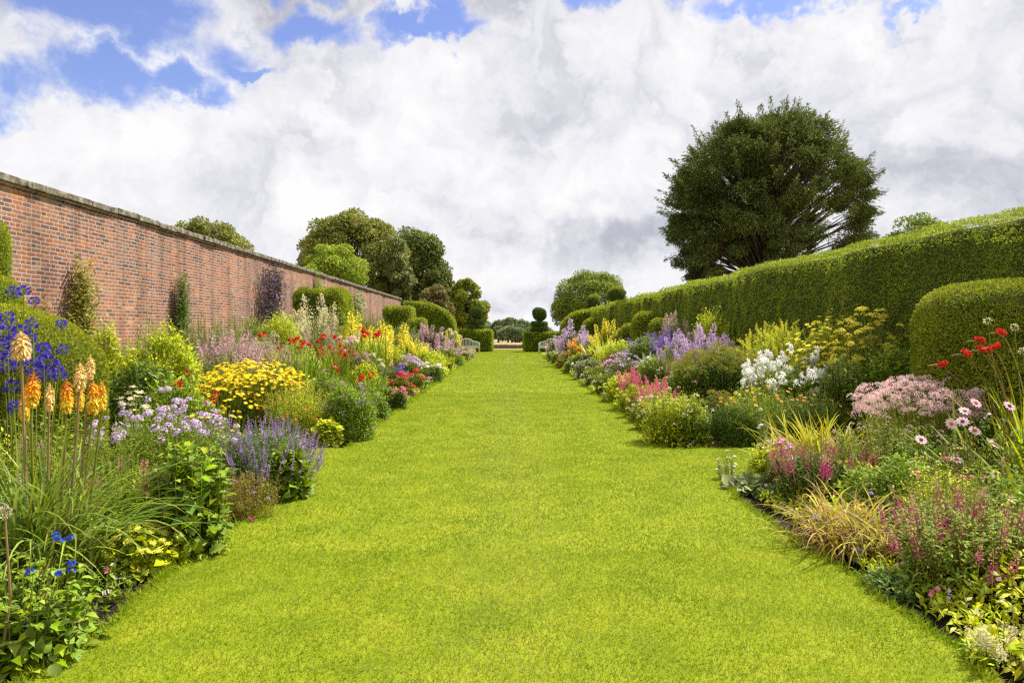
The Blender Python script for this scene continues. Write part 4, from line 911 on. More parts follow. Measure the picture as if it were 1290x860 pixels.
plant('dahlia', 'flower clump', 'dark-leaved dahlia with small red flowers in front of the bright green shrub', 222, 462, 8.9-1.5, 110, ('dome', 'mid', LEAFM, .08), hf=.95, cover=3.2, fl=('trumpet', ['red'], .06, 9, {'span': .35}))
plant('dahlia', 'flower clump', 'red dahlia heads hovering right beside the yellow daisies on the left', 262, 480, 7.2, 50, ('dome', 'mid', LEAFM, .05), hf=.85, cover=2.4, fl=('trumpet', ['red'], .055, 6, {'span': .4}))
plant('cream_achillea', 'flower clump', 'small cream-yellow flat flower heads touching the top of the pale phlox', 168, 484, 6.9, 44, ('up', 'mid', LEAFN, .04), hf=.9, cover=2, fl=('plate', ['cream'], .075, 14))
plant('yellow_tansy', 'flower clump', 'scattered yellow button flowers below the big yellow flower mass', 268, 500, 7.15, 90, ('up', 'dark', LEAFN, .04), hf=.9, cover=2.2, fl=('plate', ['yellow'], .05, 34, {'span': .5}))

# ---------------------------------------------------------------- left bed beyond the side path
plant('golden_shrub', 'shrub', 'bright yellow-green leafy shrub left of the pinkish grasses', 200, 400, 10.6, 100, ('dome', 'lime', LEAFM, .085), hf=1, cover=5.5)
plant('golden_shrub', 'shrub', 'narrow light green shrub squeezed between the yew mound and the bright shrub', 132, 400, 11.5, 44, ('dome', 'lime', LEAFM, .075), hf=1, cover=4.5)
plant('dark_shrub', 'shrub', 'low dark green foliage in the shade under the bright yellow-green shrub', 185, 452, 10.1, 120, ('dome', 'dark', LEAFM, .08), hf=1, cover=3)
plant('yellow_achillea', 'flower clump', 'dense mass of bright yellow flat flower heads, the brightest yellow of the border', 318, 450, 10.6, 104, ('up', 'dark', LEAFN, .045), hf=.86, cover=3, fl=('plate', ['yellow', 'yellow'], .052, 640, {'span': .26}), each=False, domed=.22)
plant('yellow_achillea', 'flower clump', 'lower left lobe of yellow flat flowers in front of the dense yellow mass', 286, 463, 10.1, 78, ('up', 'dark', LEAFN, .045), hf=.86, cover=3, fl=('plate', ['yellow', 'yellow'], .05, 300, {'span': .35}), each=False, domed=.35)
plant('helenium', 'flower clump', 'orange-brown daisies on light green stems right of the yellow mass', 374, 474, 10.1, 84, ('up', 'lime', LEAFN, .05), hf=.95, cover=3, fl=('cone', ['orange', 'eye'], .05, 60, {'span': .5}))
plant('green_perennial', 'leafy plant', 'bushy green plant dotted with faint purple, right beside the orange daisies', 440, 478, 10.2, 66, ('dome', 'mid', LEAFM, .05), hf=.97, cover=4, fl=('pea', ['lav'], .035, 30, {'span': .4}))
plant('lettuce_plant', 'leafy plant', 'low fresh green rosette at the lawn corner beside the side path', 412, 528, 9.75, 36, ('dome', 'lime', LEAFR, .07), hf=1, cover=3)
plant('pink_grass', 'ornamental grass', 'dusty pink upright grass plumes right of the bright yellow-green shrub', 282, 406, 13.2, 70, ('up', 'olive', LEAFN, .06), hf=.75, cover=2.4, fl=('spike', ['dusk', 'buff'], .55, 130, {'span': .25}), each=False)
plant('pink_grass', 'ornamental grass', 'paler patch of dusty pink spires behind the yellow flower mass', 325, 414, 13.8, 66, ('up', 'olive', LEAFN, .06), hf=.75, cover=2.4, fl=('spike', ['buff', 'dusk'], .5, 110, {'span': .3}), each=False)
plant('dark_shrub', 'leafy plant', 'dark green stems below the dusty pink grass plumes', 268, 440, 12.2, 76, ('up', 'dark', LEAFN, .06), hf=1, cover=3)
def crocosmia(label, px, py, Y, wpx, pts, hs=.09, lean=.5):
    x = X_(px, Y); H = Z_(py, Y)+.04; rx = wpx*Y/F0/2; root = empty('crocosmia', (x, Y, -.04)); tag(root, label, 'flower clump', None)
    g = Geo(); n = 150; straps(g, np.stack([R.normal(size=n)*rx*.4, R.normal(size=n)*rx*.3, np.zeros(n)], 1), R.uniform(0, 6.28, n), H*R.uniform(.75, 1.15, n), R.uniform(1.2, 1.5, n), R.uniform(.1, .9, n), max(.022, Y*.0026)); g.build('leaves', [LV['mid']], root)
    P = []
    for qx, qy in pts:
        yy = R.uniform(-.25, .2); P.append((X_(qx, Y+yy)-x, yy, Z_(qy, Y+yy)+.04))
    P = np.array(P); heads(root, 'trumpet', [PT['red'], ST], P, np.tile([0., -.4, .8], (len(P), 1)), np.full(len(P), max(hs, Y*.0095))*R.uniform(.75, 1.25, len(P)))
    g = Geo(); stems(g, P*[.5, .5, 0], P, max(.003, Y*.0003), bow=.04); g.build('stems', [STR], root)
crocosmia('scarlet crocosmia with grassy leaves right behind the orange daisies', 378, 436, 13.6, 70, [(330, 421), (352, 438), (368, 431), (376, 427), (382, 432), (390, 434), (400, 429), (406, 425), (379, 436), (366, 428)])
crocosmia('scarlet crocosmia cluster in mid bed between the first crocosmia and the lime mounds', 418, 436, 14.6, 50, [(404, 440), (405, 446), (416, 437), (417, 443), (428, 443), (431, 438), (437, 447), (443, 443), (430, 450), (424, 425)])
crocosmia('small red flower group beside the bright yellow spires on the left', 462, 420, 18, 44, [(456, 414), (460, 418), (465, 421), (472, 423), (459, 421), (475, 421)])
plant('variegated_shrub', 'shrub', 'mottled yellow-green shrub behind the scarlet flowers on the left', 352, 392, 18.5, 66, ('dome', 'lime', LEAF, .07), hf=1, cover=4, fl=('pea', ['cream'], .08, 60, {'span': .5, 'stems': False}), each=False)
plant('plume_poppy', 'flower clump', 'tall creamy-buff feathery plumes left of the yellow spires', 405, 366, 20, 56, ('up', 'grey', LEAFM, .09), hf=.8, cover=2.4, fl=('fluff', ['cream', 'grey'], .9, 26, {'span': .35}), each=False)
plant('plume_poppy', 'flower clump', 'shorter cream and pinkish plumes at the foot of the tall creamy plumes', 402, 398, 18.6, 58, ('up', 'grey', LEAFM, .08), hf=.8, cover=2.4, fl=('fluff', ['buff', 'grey'], .6, 22, {'span': .35}), each=False)
plant('meadow_rue', 'flower clump', 'loose green plant with scattered cream scabious heads rising against the brick wall', 300, 388, 15.5, 120, ('up', 'grey', LEAFN, .07), hf=.8, cover=1.4, fl=('ball', ['cream'], .07, 16, {'span': .35}))
plant('tall_shrub', 'shrub', 'tall feathery green shrub just left of the purple climber foot', 320, 398, 16.8, 50, ('dome', 'mid', LEAF, .07), hf=1, cover=3.4)
plant('green_perennial', 'leafy plant', 'mid green mound between scarlet flowers and the lawn edge', 420, 462, 12, 60, ('dome', 'mid', LEAFM, .06), hf=1, cover=3.6, fl=('pea', ['lilac'], .05, 24, {'span': .6, 'stems': False}), each=False)
plant('verbascum', 'flower clump', 'yellow flower spires next to the creamy plumes', 448, 388, 21.5, 30, ('up', 'grey', LEAFM, .08), hf=.6, cover=2.5, fl=('spikefat', ['lemon', 'lime'], .85, 16, {'span': .25}), each=False)
plant('verbascum', 'flower clump', 'second group of bright yellow spires, right of those by the creamy plumes', 472, 404, 20, 34, ('up', 'lime', LEAFM, .08), hf=.6, cover=2.5, fl=('spikefat', ['lemon', 'lime'], .65, 16, {'span': .3}), each=False)
plant('verbascum', 'flower clump', 'yellow spires with green stems below the far square yew block', 492, 397, 27, 34, ('up', 'grey', LEAFM, .09), hf=.65, cover=2.5, fl=('spikefat', ['lemon', 'olive'], .85, 20, {'span': .3}), each=False)
plant('verbascum', 'flower clump', 'lower yellow-green spires farther along the left bed', 518, 416, 27, 34, ('up', 'lime', LEAFM, .09), hf=.7, cover=2.5, fl=('spikefat', ['lemon', 'lime'], .6, 22, {'span': .4}), each=False)
plant('pale_phlox', 'flower clump', 'small pale pink phlox patch left of the red flowers by the yellow spires', 436, 418, 17.2, 34, ('up', 'mid', LEAFM, .08), hf=.9, cover=2.5, fl=('phlox', ['pale'], .11, 26), each=False)
plant('yew_cushion', 'clipped bush', 'small smooth green cushion behind the yellow spires under the brick wall', 452, 396, 23.5, 40, ('dome', 'mid', LEAF, .06), hf=1, cover=4)
plant('green_mound', 'shrub', 'grey-green shrub with pale stems behind the second yellow spires', 508, 406, 31, 44, ('up', 'grey', LEAFM, .09), hf=1, cover=3)
plant('lime_mound', 'leafy plant', 'bright lime-green mound above the violet-blue bellflowers', 492, 432, 20.5, 46, ('dome', 'lime', LEAF, .08), hf=1, cover=4)
plant('bronze_shrub', 'shrub', 'brown-green leafy shrub behind the scarlet flower group', 446, 440, 16.2, 46, ('dome', 'bronze', LEAF, .06), hf=1, cover=4, fl=('pea', ['buff'], .05, 30, {'stems': False}), each=False)
plant('white_phlox', 'flower clump', 'white and cream phlox right of the bronze shrub on the left', 470, 444, 17.6, 22, ('up', 'mid', LEAFM, .07), hf=.9, cover=2.5, fl=('phlox', ['cream'], .12, 18), each=False)
plant('loosestrife', 'flower clump', 'dusky pink-purple flower bank in front of the curved yew wing', 540, 404, 36, 40, ('up', 'purple', LEAFM, .12), hf=.8, cover=3, fl=('spikefat', ['dusk', 'purple'], .8, 60, {'span': .4}), each=False)
plant('loosestrife', 'flower clump', 'dark stems with mauve tips left below the dusky pink flower bank', 517, 424, 30, 30, ('up', 'bronze', LEAFM, .1), hf=.85, cover=3, fl=('spike', ['dusk', 'bronze'], .6, 26, {'span': .4}), each=False)
plant('cream_perennial', 'flower clump', 'pale yellow and white flowers right of the dusky pink flower bank', 566, 412, 38, 28, ('dome', 'grey', LEAFM, .12), hf=.85, cover=3, fl=[('phlox', ['cream'], .17, 26), ('spikefat', ['lemon', 'lime'], .6, 8)], each=False)
plant('bellflower', 'flower clump', 'violet-blue bellflowers in the left border above the red phlox', 489, 449, 19, 30, ('up', 'mid', LEAFM, .07), hf=.8, cover=2.5, fl=('spikefat', ['purple', 'mid'], .42, 26, {'span': .4}), each=False)
plant('pale_phlox', 'flower clump', 'white-lilac phlox cushion right of the violet-blue bellflowers', 513, 446, 20.5, 38, ('up', 'mid', LEAFM, .08), hf=.86, cover=2.5, fl=('phlox', ['lilac'], .13, 60, {'span': .25}), each=False)
plant('red_phlox', 'flower clump', 'red phlox head cluster below the violet-blue bellflowers', 505, 468, 16.6, 20, ('dome', 'mid', LEAFM, .07), hf=.85, cover=3, fl=('phlox', ['red'], .15, 8), each=False)
plant('red_phlox', 'flower clump', 'second red phlox cluster right below the white-lilac cushion', 526, 465, 18.6, 18, ('dome', 'mid', LEAFM, .07), hf=.85, cover=3, fl=('phlox', ['red'], .15, 8), each=False)
crocosmia('two small red flower dots low in the left border in front of the lime foliage', 462, 474, 13.4, 30, [(455, 475), (468, 473), (454, 479), (424, 463)], hs=.1)
plant('pink_phlox', 'flower clump', 'small salmon-pink flower group near the left lawn edge', 503, 486, 14.2, 18, ('dome', 'dark', LEAFM, .06), hf=.85, cover=3, fl=('phlox', ['pink'], .10, 10), each=False)
plant('white_daisies', 'flower clump', 'white flowers on dark leaves at the left lawn edge beyond the red phlox', 542, 456, 21.8, 32, ('dome', 'dark', LEAFM, .08), hf=.9, cover=3, fl=('star', ['white', 'cream'], .14, 26), each=False)
plant('lime_mound', 'leafy plant', 'bright yellow-lime mound just behind the white flowers on the left edge', 540, 438, 25, 44, ('dome', 'lime', LEAFM, .09), hf=1, cover=4)
plant('green_perennial', 'leafy plant', 'light green mass left of the salmon-pink flowers by the lawn', 462, 488, 12.6, 54, ('dome', 'mid', LEAF, .06), hf=1, cover=4)
plant('green_perennial', 'leafy plant', 'yellow-green bushy patch left of the violet-blue bellflowers', 460, 456, 15.2, 44, ('dome', 'lime', LEAF, .07), hf=1, cover=4)
plant('mixed_perennial', 'flower clump', 'green clump with mauve and pink dots at the far left lawn edge', 563, 437, 32, 40, ('dome', 'mid', LEAF, .1), hf=.95, cover=4, fl=('pea', ['dusk'], .13, 40, {'span': .5, 'stems': False}), each=False)
plant('mixed_perennial', 'flower clump', 'last mauve and yellow flower clump before the left bench', 584, 436, 42, 22, ('dome', 'mid', LEAF, .12), hf=.85, cover=4, fl=[('spikefat', ['lav', 'mid'], .55, 18), ('spikefat', ['lemon', 'mid'], .5, 6)], each=False)
for Y, H, r, mk, lb in ((11.2, .50, .42, 'mid', 'low green edging clump right of the lawn-corner rosette'), (12.6, .42, .40, 'blue', 'bluish low edging foliage third from the side path on the left'),
                        (14.6, .45, .45, 'mid', 'dark edging clump below the salmon-pink flowers'), (16.8, .42, .42, 'bronze', 'reddish edging clump just before the white flowers on the left edge'), (19, .45, .45, 'mid', 'green edging clump below the second red phlox cluster'),
                        (24.3, .6, .55, 'lime', 'yellow-green edging mound beyond the white flowers, left edge'), (28, .7, .6, 'lime', 'lime edging mound where the left border narrows in the distance'), (33, .75, .7, 'mid', 'far green edging mound on the left, dotted mauve'), (38, .8, .8, 'mid', 'farther green edging mound on the left with greyish tips'), (42.5, .6, .6, 'olive', 'farthest edging mound on the left, next to the open lawn')):
    plantm('edging_plant', 'leafy plant', lb, -EW-r*.92, Y, H, r, (['dome', 'up', 'dome'][int(Y*10) % 3], mk, [LEAF, LEAFM, LEAFW][int(Y*10) % 3], .055), hf=1, cover=4, fl=('pea', [{'mid': 'dusk', 'bronze': 'rust', 'lime': 'ygr', 'blue': 'lilac', 'olive': 'lemon'}[mk]], .035, 20, {'stems': False, 'span': .4}), each=False)
for px, py, Y, w_, mk, lb in ((255, 392, 13.6, 60, 'grey', 'grey-green back-row foliage against the brick wall right of the bright shrub'), (300, 398, 16.5, 60, 'mid', 'green back-row foliage against the wall behind the dusty pink plumes'),
                      (372, 394, 22.5, 40, 'grey', 'pale leafy back-row growth at the foot of the purple climber'), (432, 392, 30, 34, 'mid', 'green growth at the wall foot right of the clipped yew block'), (470, 394, 34, 36, 'olive', 'olive shrubs at the wall foot below the far climbing rose'), (175, 420, 12.5, 40, 'mid', 'green growth at the wall foot behind the bright yellow-green shrub')):
    plant('back_row_shrub', 'shrub', lb, px, py, Y, w_*1.3, ('up', mk, LEAFM, .07), hf=1, cover=2.4)
# climbers on the wall
def climber(name, label, px, py, Y, wpx, mk, T=LEAF, sz=.07, zlow=.3, n=2600, shape='cone', fl=None, mk2=None):
    x = WX+.03; root = empty(name, (x, Y, -.04)); tag(root, label, 'climber')
    H = Z_(py, Y); hw = wpx/2*(Y**2/F0/abs(x))   # along the wall a picture width spans this many metres
    g = Geo(); t = R.uniform(0, 1, n); k = 5
    wd = (1-t)**.6 if shape == 'cone' else np.where(t < .85, .8+.2*np.sin(t*7), .5)
    ph = R.uniform(0, 6); yy = (R.uniform(-1, 1, n)*.9+R.normal(size=n)*.2)*hw*wd + hw*.25*np.sin(t*5+ph)*wd; xx = np.abs(R.normal(size=n))*.16*wd+.02
    P = np.stack([xx, yy, zlow*0+t*H], 1)
    D = np.stack([np.full(n, .8), R.normal(size=n)*.6, R.normal(size=n)*.5+.2], 1)
    kc = 22; ci = R.integers(0, kc, n); tc_ = np.linspace(0, 1, kc)+R.normal(size=kc)*.02; yc = R.uniform(-.75, .75, kc)*hw*((1-np.clip(tc_, 0, 1))**.6 if shape == 'cone' else 1)
    P = P*.25 + .75*np.stack([np.abs(R.normal(size=n))*.12+.03, yc[ci]+R.normal(size=n)*hw*.25, np.clip(tc_[ci]*H+R.normal(size=n)*.09*H, 0, H*1.03)], 1)
    g.inst(T, P, D, [.8, 0, .6], max(sz, Y*.0042)*R.uniform(.6, 1.3, n)); g.build('foliage', [LV[mk]], root)
    g = Geo()
    for i in range(6): tube(g, [(.04, R.normal()*.05, 0), (.05, R.normal()*hw*.3, H*.5), (.04, R.normal()*hw*.4, H*R.uniform(.7, .97))], [.025, .015, .005], 0, 5)
    g.build('stems', [m_bark], root)
    if fl:
        m = 16; i = R.integers(0, n, m); heads(root, fl[0], [PT[fl[1]], ST], P[i]+[.08, 0, 0], D[i], np.full(m, Y*.006), False)
climber('wall_shrub', 'reddish-brown and green shrub climbing the near part of the brick wall', 98, 326, 13.4, 60, 'olive', sz=.07, n=5200)
climber('wall_shrub', 'low reddish sprawling climber left below the brown-green wall shrub', 72, 372, 12.3, 44, 'brown', sz=.06, n=2600)
climber('wall_conifer', 'narrow dark green pointed climber on the brick wall above the bright shrub', 229, 344, 17.5, 26, 'dark', LEAFN, sz=.09, n=5200)
climber('clematis', 'dark purple-leaved climber sprawling up the middle of the brick wall', 347, 332, 24, 46, 'purple', sz=.08, n=5200, shape='col', fl=('pea', 'lav'))
climber('wall_rose', 'light green climber on the wall behind the clipped yew block', 401, 344, 30, 14, 'mid', sz=.1, n=1600)
climber('wall_rose', 'loose pale green climbing rose near the far end of the brick wall', 455, 368, 38, 22, 'grey', sz=.1, n=2200, fl=('pea', 'cream'))
plantm('wall_end_shrub', 'shrub', 'pale green rambling shrub at the far end of the brick wall beside the yew wing', -7.6, 46.5, 3.3, 1.3, ('dome', 'grey', LEAF, .12), hf=1, cover=3.5)

# ---------------------------------------------------------------- right bed, nearest part
plant('snapdragon', 'flower clump', 'cream-yellow snapdragon spikes in the bottom right corner', 1262, 766, 3.30, 84, ('up', 'lime', LEAFM, .06), hf=.72, cover=2.4, fl=('spikefat', ['cream', 'ygr'], .13, 13, {'span': .35}), domed=.15)
plant('magenta_loosestrife', 'flower clump', 'tall leafy clump with magenta spikes above the cream snapdragons', 1225, 604, 4.25, 190, ('up', 'mid', LEAFM, .055), hf=.86, cover=3.2, fl=('spikeb', ['magenta', 'brown'], .24, 46, {'span': .45}), stem=STR, ry=.42, domed=.2)
plant('magenta_loosestrife', 'flower clump', 'magenta spikes over dark leaves, behind the withered yellow leaves', 1035, 537, 6.4, 118, ('up', 'dark', LEAFM, .05), hf=.78, cover=3.6, fl=('spikeb', ['magenta', 'brown'], .26, 42, {'span': .3}), stem=STR, ry=.42, domed=.15)
plant('young_phlox', 'leafy plant', 'plain dark green leafy stems at the dark soil edge below the magenta spikes', 1135, 720, 4.25, 110, ('up', 'blue', LEAFM, .055), hf=1, cover=2.2, ry=.25)
def withered():
    Y = 5.05; x = X_(1075, Y); root = empty('withered_daylily', (x, Y, -.04)); tag(root, 'withered daylily with drooping yellow-brown leaves at the right lawn edge', 'leafy plant')
    for nm, mk, n, lo, hi in (('green_leaves', 'gold', 150, .35, .62), ('dry_leaves', 'brown', 380, .25, .55)):
        g = Geo(); straps(g, np.stack([R.normal(size=n)*.16, R.normal(size=n)*.18, np.zeros(n)], 1), R.uniform(0, 6.28, n), R.uniform(lo, hi, n)*1.15, R.uniform(.8, 1.45, n), R.uniform(.8, 3.2, n), .011, pw=1.3, twist=.5); g.build(nm, [LV[mk]], root)
    P = np.array([(X_(a, Y)-x, R.normal()*.05-.05, Z_(b, Y)+.04) for a, b in ((1018, 645), (1060, 705), (1105, 624), (1078, 670), (1010, 622), (1040, 618))])
    heads(root, 'daisy', [PT['purple'], PT['dkeye']], P[:4], np.tile([0, -.5, .8], (4, 1)), np.full(4, .035)); g = Geo(); stems(g, P[:4]*[.5, .5, 0], P[:4], .0025); g.build('stems', [ST], root)
    heads(root, 'ball', [PT['brown'], ST], P[4:], np.tile([0, 0, 1.], (2, 1)), np.full(2, .03), name='seed_head')
withered()
bigleaf('grey-green rosette of big felted leaves at the right side-path corner', 948, 606, 7.0, 76, LEAFR, .15, mk='grey', name='lamb_ear', ns=10, nl=8)
plant('phlomis', 'flower clump', 'yellow-green whorled flower stems at the inner corner of the near right bed', 968, 552, 7.15, 52, ('up', 'lime', LEAFB, .075), hf=.95, cover=2.0, fl=('ball', ['ygr'], .055, 9, {'span': .5}), ry=.2)
plant('white_gaura', 'flower clump', 'wispy white-flowered stems at the grass corner of the side path, right side', 916, 566, 7.75-.3, 26, ('up', 'grey', LEAFN, .03), hf=.9, cover=1.5, fl=('star', ['white', 'cream'], .03, 12, {'span': .5}))
plant('pink_sedum', 'flower clump', 'flat dusty pink flower heads between the phlomis and the magenta spikes', 985, 550, 6.95, 34, ('up', 'grey', LEAFM, .05), hf=.9, cover=2, fl=('plate', ['dusk'], .08, 9))
def strapc(name, label, px, py, Y, wpx, mk, n, wd, bend=(.2, 1.1), az=None, e=(1.1, 1.5)):
    x = X_(px, Y); H = Z_(py, Y)+.04; root = empty(name, (x, Y, -.04)); tag(root, label, 'leafy plant')
    rx = wpx*Y/F0/2; g = Geo(); a = R.uniform(0, 6.28, n) if az is None else R.normal(size=n)*az[1]+az[0]
    H *= .82
    straps(g, np.stack([R.normal(size=n)*rx*.45, R.normal(size=n)*rx*.3, np.zeros(n)], 1), a, H*R.uniform(.8, 1.25, n), R.uniform(*e, n), R.uniform(*bend, n), wd, K=10); g.build('leaves', [LV[mk]], root); return root
strapc('daylily_leaves', 'fountain of bright yellow-green sword leaves behind the front magenta spikes', 1030, 500, 7.35, 104, 'gold', 170, .022, bend=(.2, 1.5))
plant('pink_meadowsweet', 'flower clump', 'wide mass of pale pink frothy flowers in the middle of the right bed', 1165, 474, 7.1, 180, ('up', 'olive', LEAFM, .05), hf=.86, cover=3, fl=('froth', ['pale', 'pale'], .11, 230, {'span': .28, 'jit': .3}), each=False, ry=.55, domed=.12)
plant('astilbe', 'leafy plant', 'dense green and tan leaves below the pale pink frothy flowers', 1130, 522, 6.5, 170, ('up', 'mid', LEAFM, .045), hf=1, cover=3.4, fl=('pea', ['buff'], .025, 70, {'span': .2, 'stems': False}), each=False, ry=.4)
plant('green_perennial', 'leafy plant', 'fresh green leaves between the dark magenta-spiked clump and the dahlias', 1130, 572, 5.7, 130, ('dome', 'mid', LEAFM, .055), hf=1, cover=3.6)
plant('green_perennial', 'leafy plant', 'light green leafy stems with a pink head below the dahlias', 1185, 575, 5.1, 90, ('up', 'lime', LEAFM, .06), hf=1, cover=2.4, fl=('phlox', ['pink'], .05, 5))
def dahlias():
    Y = 5.5; x = X_(1222, Y); root = empty('pink_dahlia', (x, Y, -.04)); tag(root, 'single pale pink dahlias with orange centres on dark bronze stems', 'flower clump')
    P = np.array([(X_(a, Y)-x, R.uniform(-.12, .12), Z_(b, Y)+.04) for a, b in ((1165, 555), (1200, 534), (1224, 519), (1214, 531), (1239, 509), (1240, 545), (1269, 511), (1198, 577), (1256, 560))]); n = len(P)
    D = np.tile([.1, -.6, .75], (n, 1))+R.normal(size=(n, 3))*.3
    for i in range(n): place_mesh('flower_head', headmesh('daisy', [PT['blush'], PT['eye' if i % 3 else 'dkeye']], i % 3), root, tuple(P[i]), tuple(D[i]), .105, R.uniform(0, 6))
    g = Geo(); stems(g, P*[.6, .6, 0], P+[0, .01, 0], .004, bow=.03); g.build('stems', [LV['bronze']], root)
    g = Geo(); upright(g, LEAFM, .40, .3, .80, .06, 34, 14, elev=.3); g.build('foliage', [LV['bronze'], STR], root)
dahlias()
def croc_right():
    Y = 6.0; bx = X_(1300, Y); root = empty('crocosmia', (bx, Y, -.04)); tag(root, 'scarlet crocosmia leaning in from the right edge of the photo', 'flower clump')
    g = Geo(); n = 80; straps(g, np.stack([R.normal(size=n)*.2, R.normal(size=n)*.2, np.zeros(n)], 1), R.uniform(0, 6.28, n), R.uniform(.9, 1.35, n), R.uniform(1.15, 1.5, n), R.uniform(.1, .8, n), .026, K=10); g.build('leaves', [LV['lime']], root)
    g = Geo()
    for px, py in ((1186, 459), (1216, 446), (1233, 429), (1245, 441), (1261, 419), (1252, 438), (1236, 441)):
        Yp = Y+R.uniform(-.2, .2); p = np.array([X_(px, Yp)-bx, Yp-Y, Z_(py, Yp)+.04]); b = np.array([R.normal()*.1, R.normal()*.1, 0]); c = p+[.22, 0, -.18]
        s = np.linspace(0, 1, 10)[:, None]; C = b*(1-s)**3+3*(b+[0, 0, .5])*s*(1-s)**2+3*c*s*s*(1-s)+(p+[-.02, 0, .01])*s**3
        tube(g, C, np.linspace(.006, .0025, 10), 0, 5); tube(g, [p, p+[-.06, 0, .0], p+[-.13, 0, -.012]], [.003, .003, .001], 0, 4)
        for j in range(5): place_mesh('flower_head', headmesh('trumpet', [PT['red'], ST], int(R.integers(3))), root, tuple(p+[.012*j-.02, R.normal()*.008, R.normal()*.008+.008]), (R.normal()*.4, -.3, 1), .052, R.uniform(0, 6))
    g.build('stems', [STR], root)
croc_right()
def scab():
    Y = 5.7; x = X_(1280, Y); root = empty('giant_scabious', (x, Y, -.04)); tag(root, 'three cream pincushion flower heads above the scarlet crocosmia at the right edge', 'flower clump')
    P = np.array([(X_(a, Y)-x, 0, Z_(b, Y)+.04) for a, b in ((1244, 404), (1278, 412), (1288, 442))]); heads(root, 'ball', [PT['cream'], ST], P, np.tile([0, 0, 1.], (3, 1)), np.full(3, .055))
    g = Geo(); stems(g, P*[.3, 0, 0]+[.1, 0, 0], P, .0045, bow=.02); g.build('stems', [ST], root)
    g = Geo(); upright(g, LEAFN, .2, .2, .9, .09, 14, 12); g.build('foliage', [LV['mid'], ST], root)
scab()
strapc('canna', 'broad bright green blades at the right edge below the crocosmia', 1285, 500, 5.2, 60, 'mid', 34, .034, bend=(.4, 1.6), e=(.9, 1.4))
plant('ragged_aster', 'leafy plant', 'soft green foliage with dull pink tips between the dahlias and the tall magenta clump', 1205, 590, 4.75, 130, ('up', 'olive', LEAFN, .04), hf=.95, cover=2.6, fl=('spikeb', ['dusk', 'brown'], .14, 20, {'span': .3}))

# ---------------------------------------------------------------- right bed beyond the side path
plant('heuchera', 'leafy plant', 'frothy yellow-green leafy clump at the right lawn corner by the side path', 848, 486, 9.95, 78, ('up', 'lime', LEAFM, .06), hf=.97, cover=4.4, fl=('pea', ['cream'], .03, 50, {'span': .5, 'stems': False}), each=False)
plant('heuchera', 'leafy plant', 'darker green half of the frothy clump, facing the side path', 872, 505, 9.75, 50, ('up', 'mid', LEAFM, .06), hf=1, cover=4)
plant('astilbe_pink', 'flower clump', 'bright pink feathery astilbe plumes, the nearer of the two', 828, 470, 12.2, 34, ('dome', 'mid', LEAFM, .06), hf=.66, cover=3, fl=('plume', ['pink', 'pink'], .27, 30, {'span': .25}), each=False)
plant('astilbe_pink', 'flower clump', 'bright pink feathery astilbe plumes, the farther of the two', 791, 460, 14.2, 25, ('dome', 'mid', LEAFM, .06), hf=.66, cover=3, fl=('plume', ['pink', 'pink'], .28, 24, {'span': .25}), each=False)
plant('golden_leaf', 'leafy plant', 'golden-yellow leaves at the lawn edge below the two pink astilbes', 812, 502, 11.3, 26, ('dome', 'gold', LEAFM, .06), hf=1, cover=2.6)
plant('golden_leaf', 'leafy plant', 'small golden tuft directly left of the nearer pink astilbe', 798, 480, 12.9, 18, ('dome', 'gold', LEAFM, .06), hf=1, cover=2.6)
plant('magenta_phlox', 'flower clump', 'magenta phlox heads in front of the lavender flower cloud', 872, 434, 14.2, 66, ('up', 'mid', LEAFM, .07), hf=.9, cover=3, fl=('spikefat', ['magenta', 'mid'], .26, 18, {'span': .25}), each=False)
plant('magenta_phlox', 'flower clump', 'smaller magenta heads left of the main magenta phlox', 838, 437, 15.4, 40, ('up', 'mid', LEAFM, .07), hf=.9, cover=3, fl=('spikefat', ['magenta', 'mid'], .26, 9, {'span': .3}), each=False)
plant('bellflower', 'flower clump', 'large lavender-blue flower cloud behind the magenta phlox', 888, 404, 16.2, 56, ('up', 'mid', LEAFM, .07), hf=.78, cover=2.6, fl=('spikefat', ['lilac', 'lav'], .42, 90, {'span': .45}), each=False)
plant('bellflower', 'flower clump', 'purple flower spires along the hedge, left of the lavender-blue cloud', 828, 405, 21, 60, ('up', 'mid', LEAFM, .08), hf=.78, cover=2.6, fl=('spikefat', ['purple', 'mid'], .5, 70, {'span': .45}), each=False)
plant('bellflower', 'flower clump', 'lilac flower spires between purple spires and lavender-blue cloud', 858, 410, 18.5, 40, ('up', 'mid', LEAFM, .08), hf=.8, cover=2.6, fl=('spikefat', ['lilac', 'lilac'], .4, 36, {'span': .45}), each=False)
plant('bronze_sedum', 'shrub', 'broad olive-bronze domed plant with dark leaves beneath, left of the white phlox', 908, 430, 12.6, 96, ('dome', 'dark', LEAFM, .07), hf=.92, cover=3.6, fl=('froth', ['olive', 'olive'], .15, 190, {'span': .2}), each=False)
plant('bronze_sedum', 'shrub', 'small olive-topped plant in front of the broad bronze dome', 905, 488, 10.3, 32, ('dome', 'dark', LEAFM, .06), hf=.9, cover=3.6, fl=('froth', ['olive', 'dark'], .1, 30), each=False)
plant('golden_bamboo', 'shrub', 'yellow-lime airy foliage behind the lavender-blue cloud near the hedge', 895, 389, 18.6, 60, ('dome', 'lime', LEAFM, .09), hf=1, cover=3.2, up=.8)
plant('helenium', 'flower clump', 'orange daisies on bright green stems in front of the white phlox', 965, 480, 9.95, 120, ('up', 'mid', LEAFN, .055), hf=.93, cover=3.6, fl=('daisy', ['amber', 'eye'], .055, 34, {'span': .3, 'face': .4}), ry=.42)
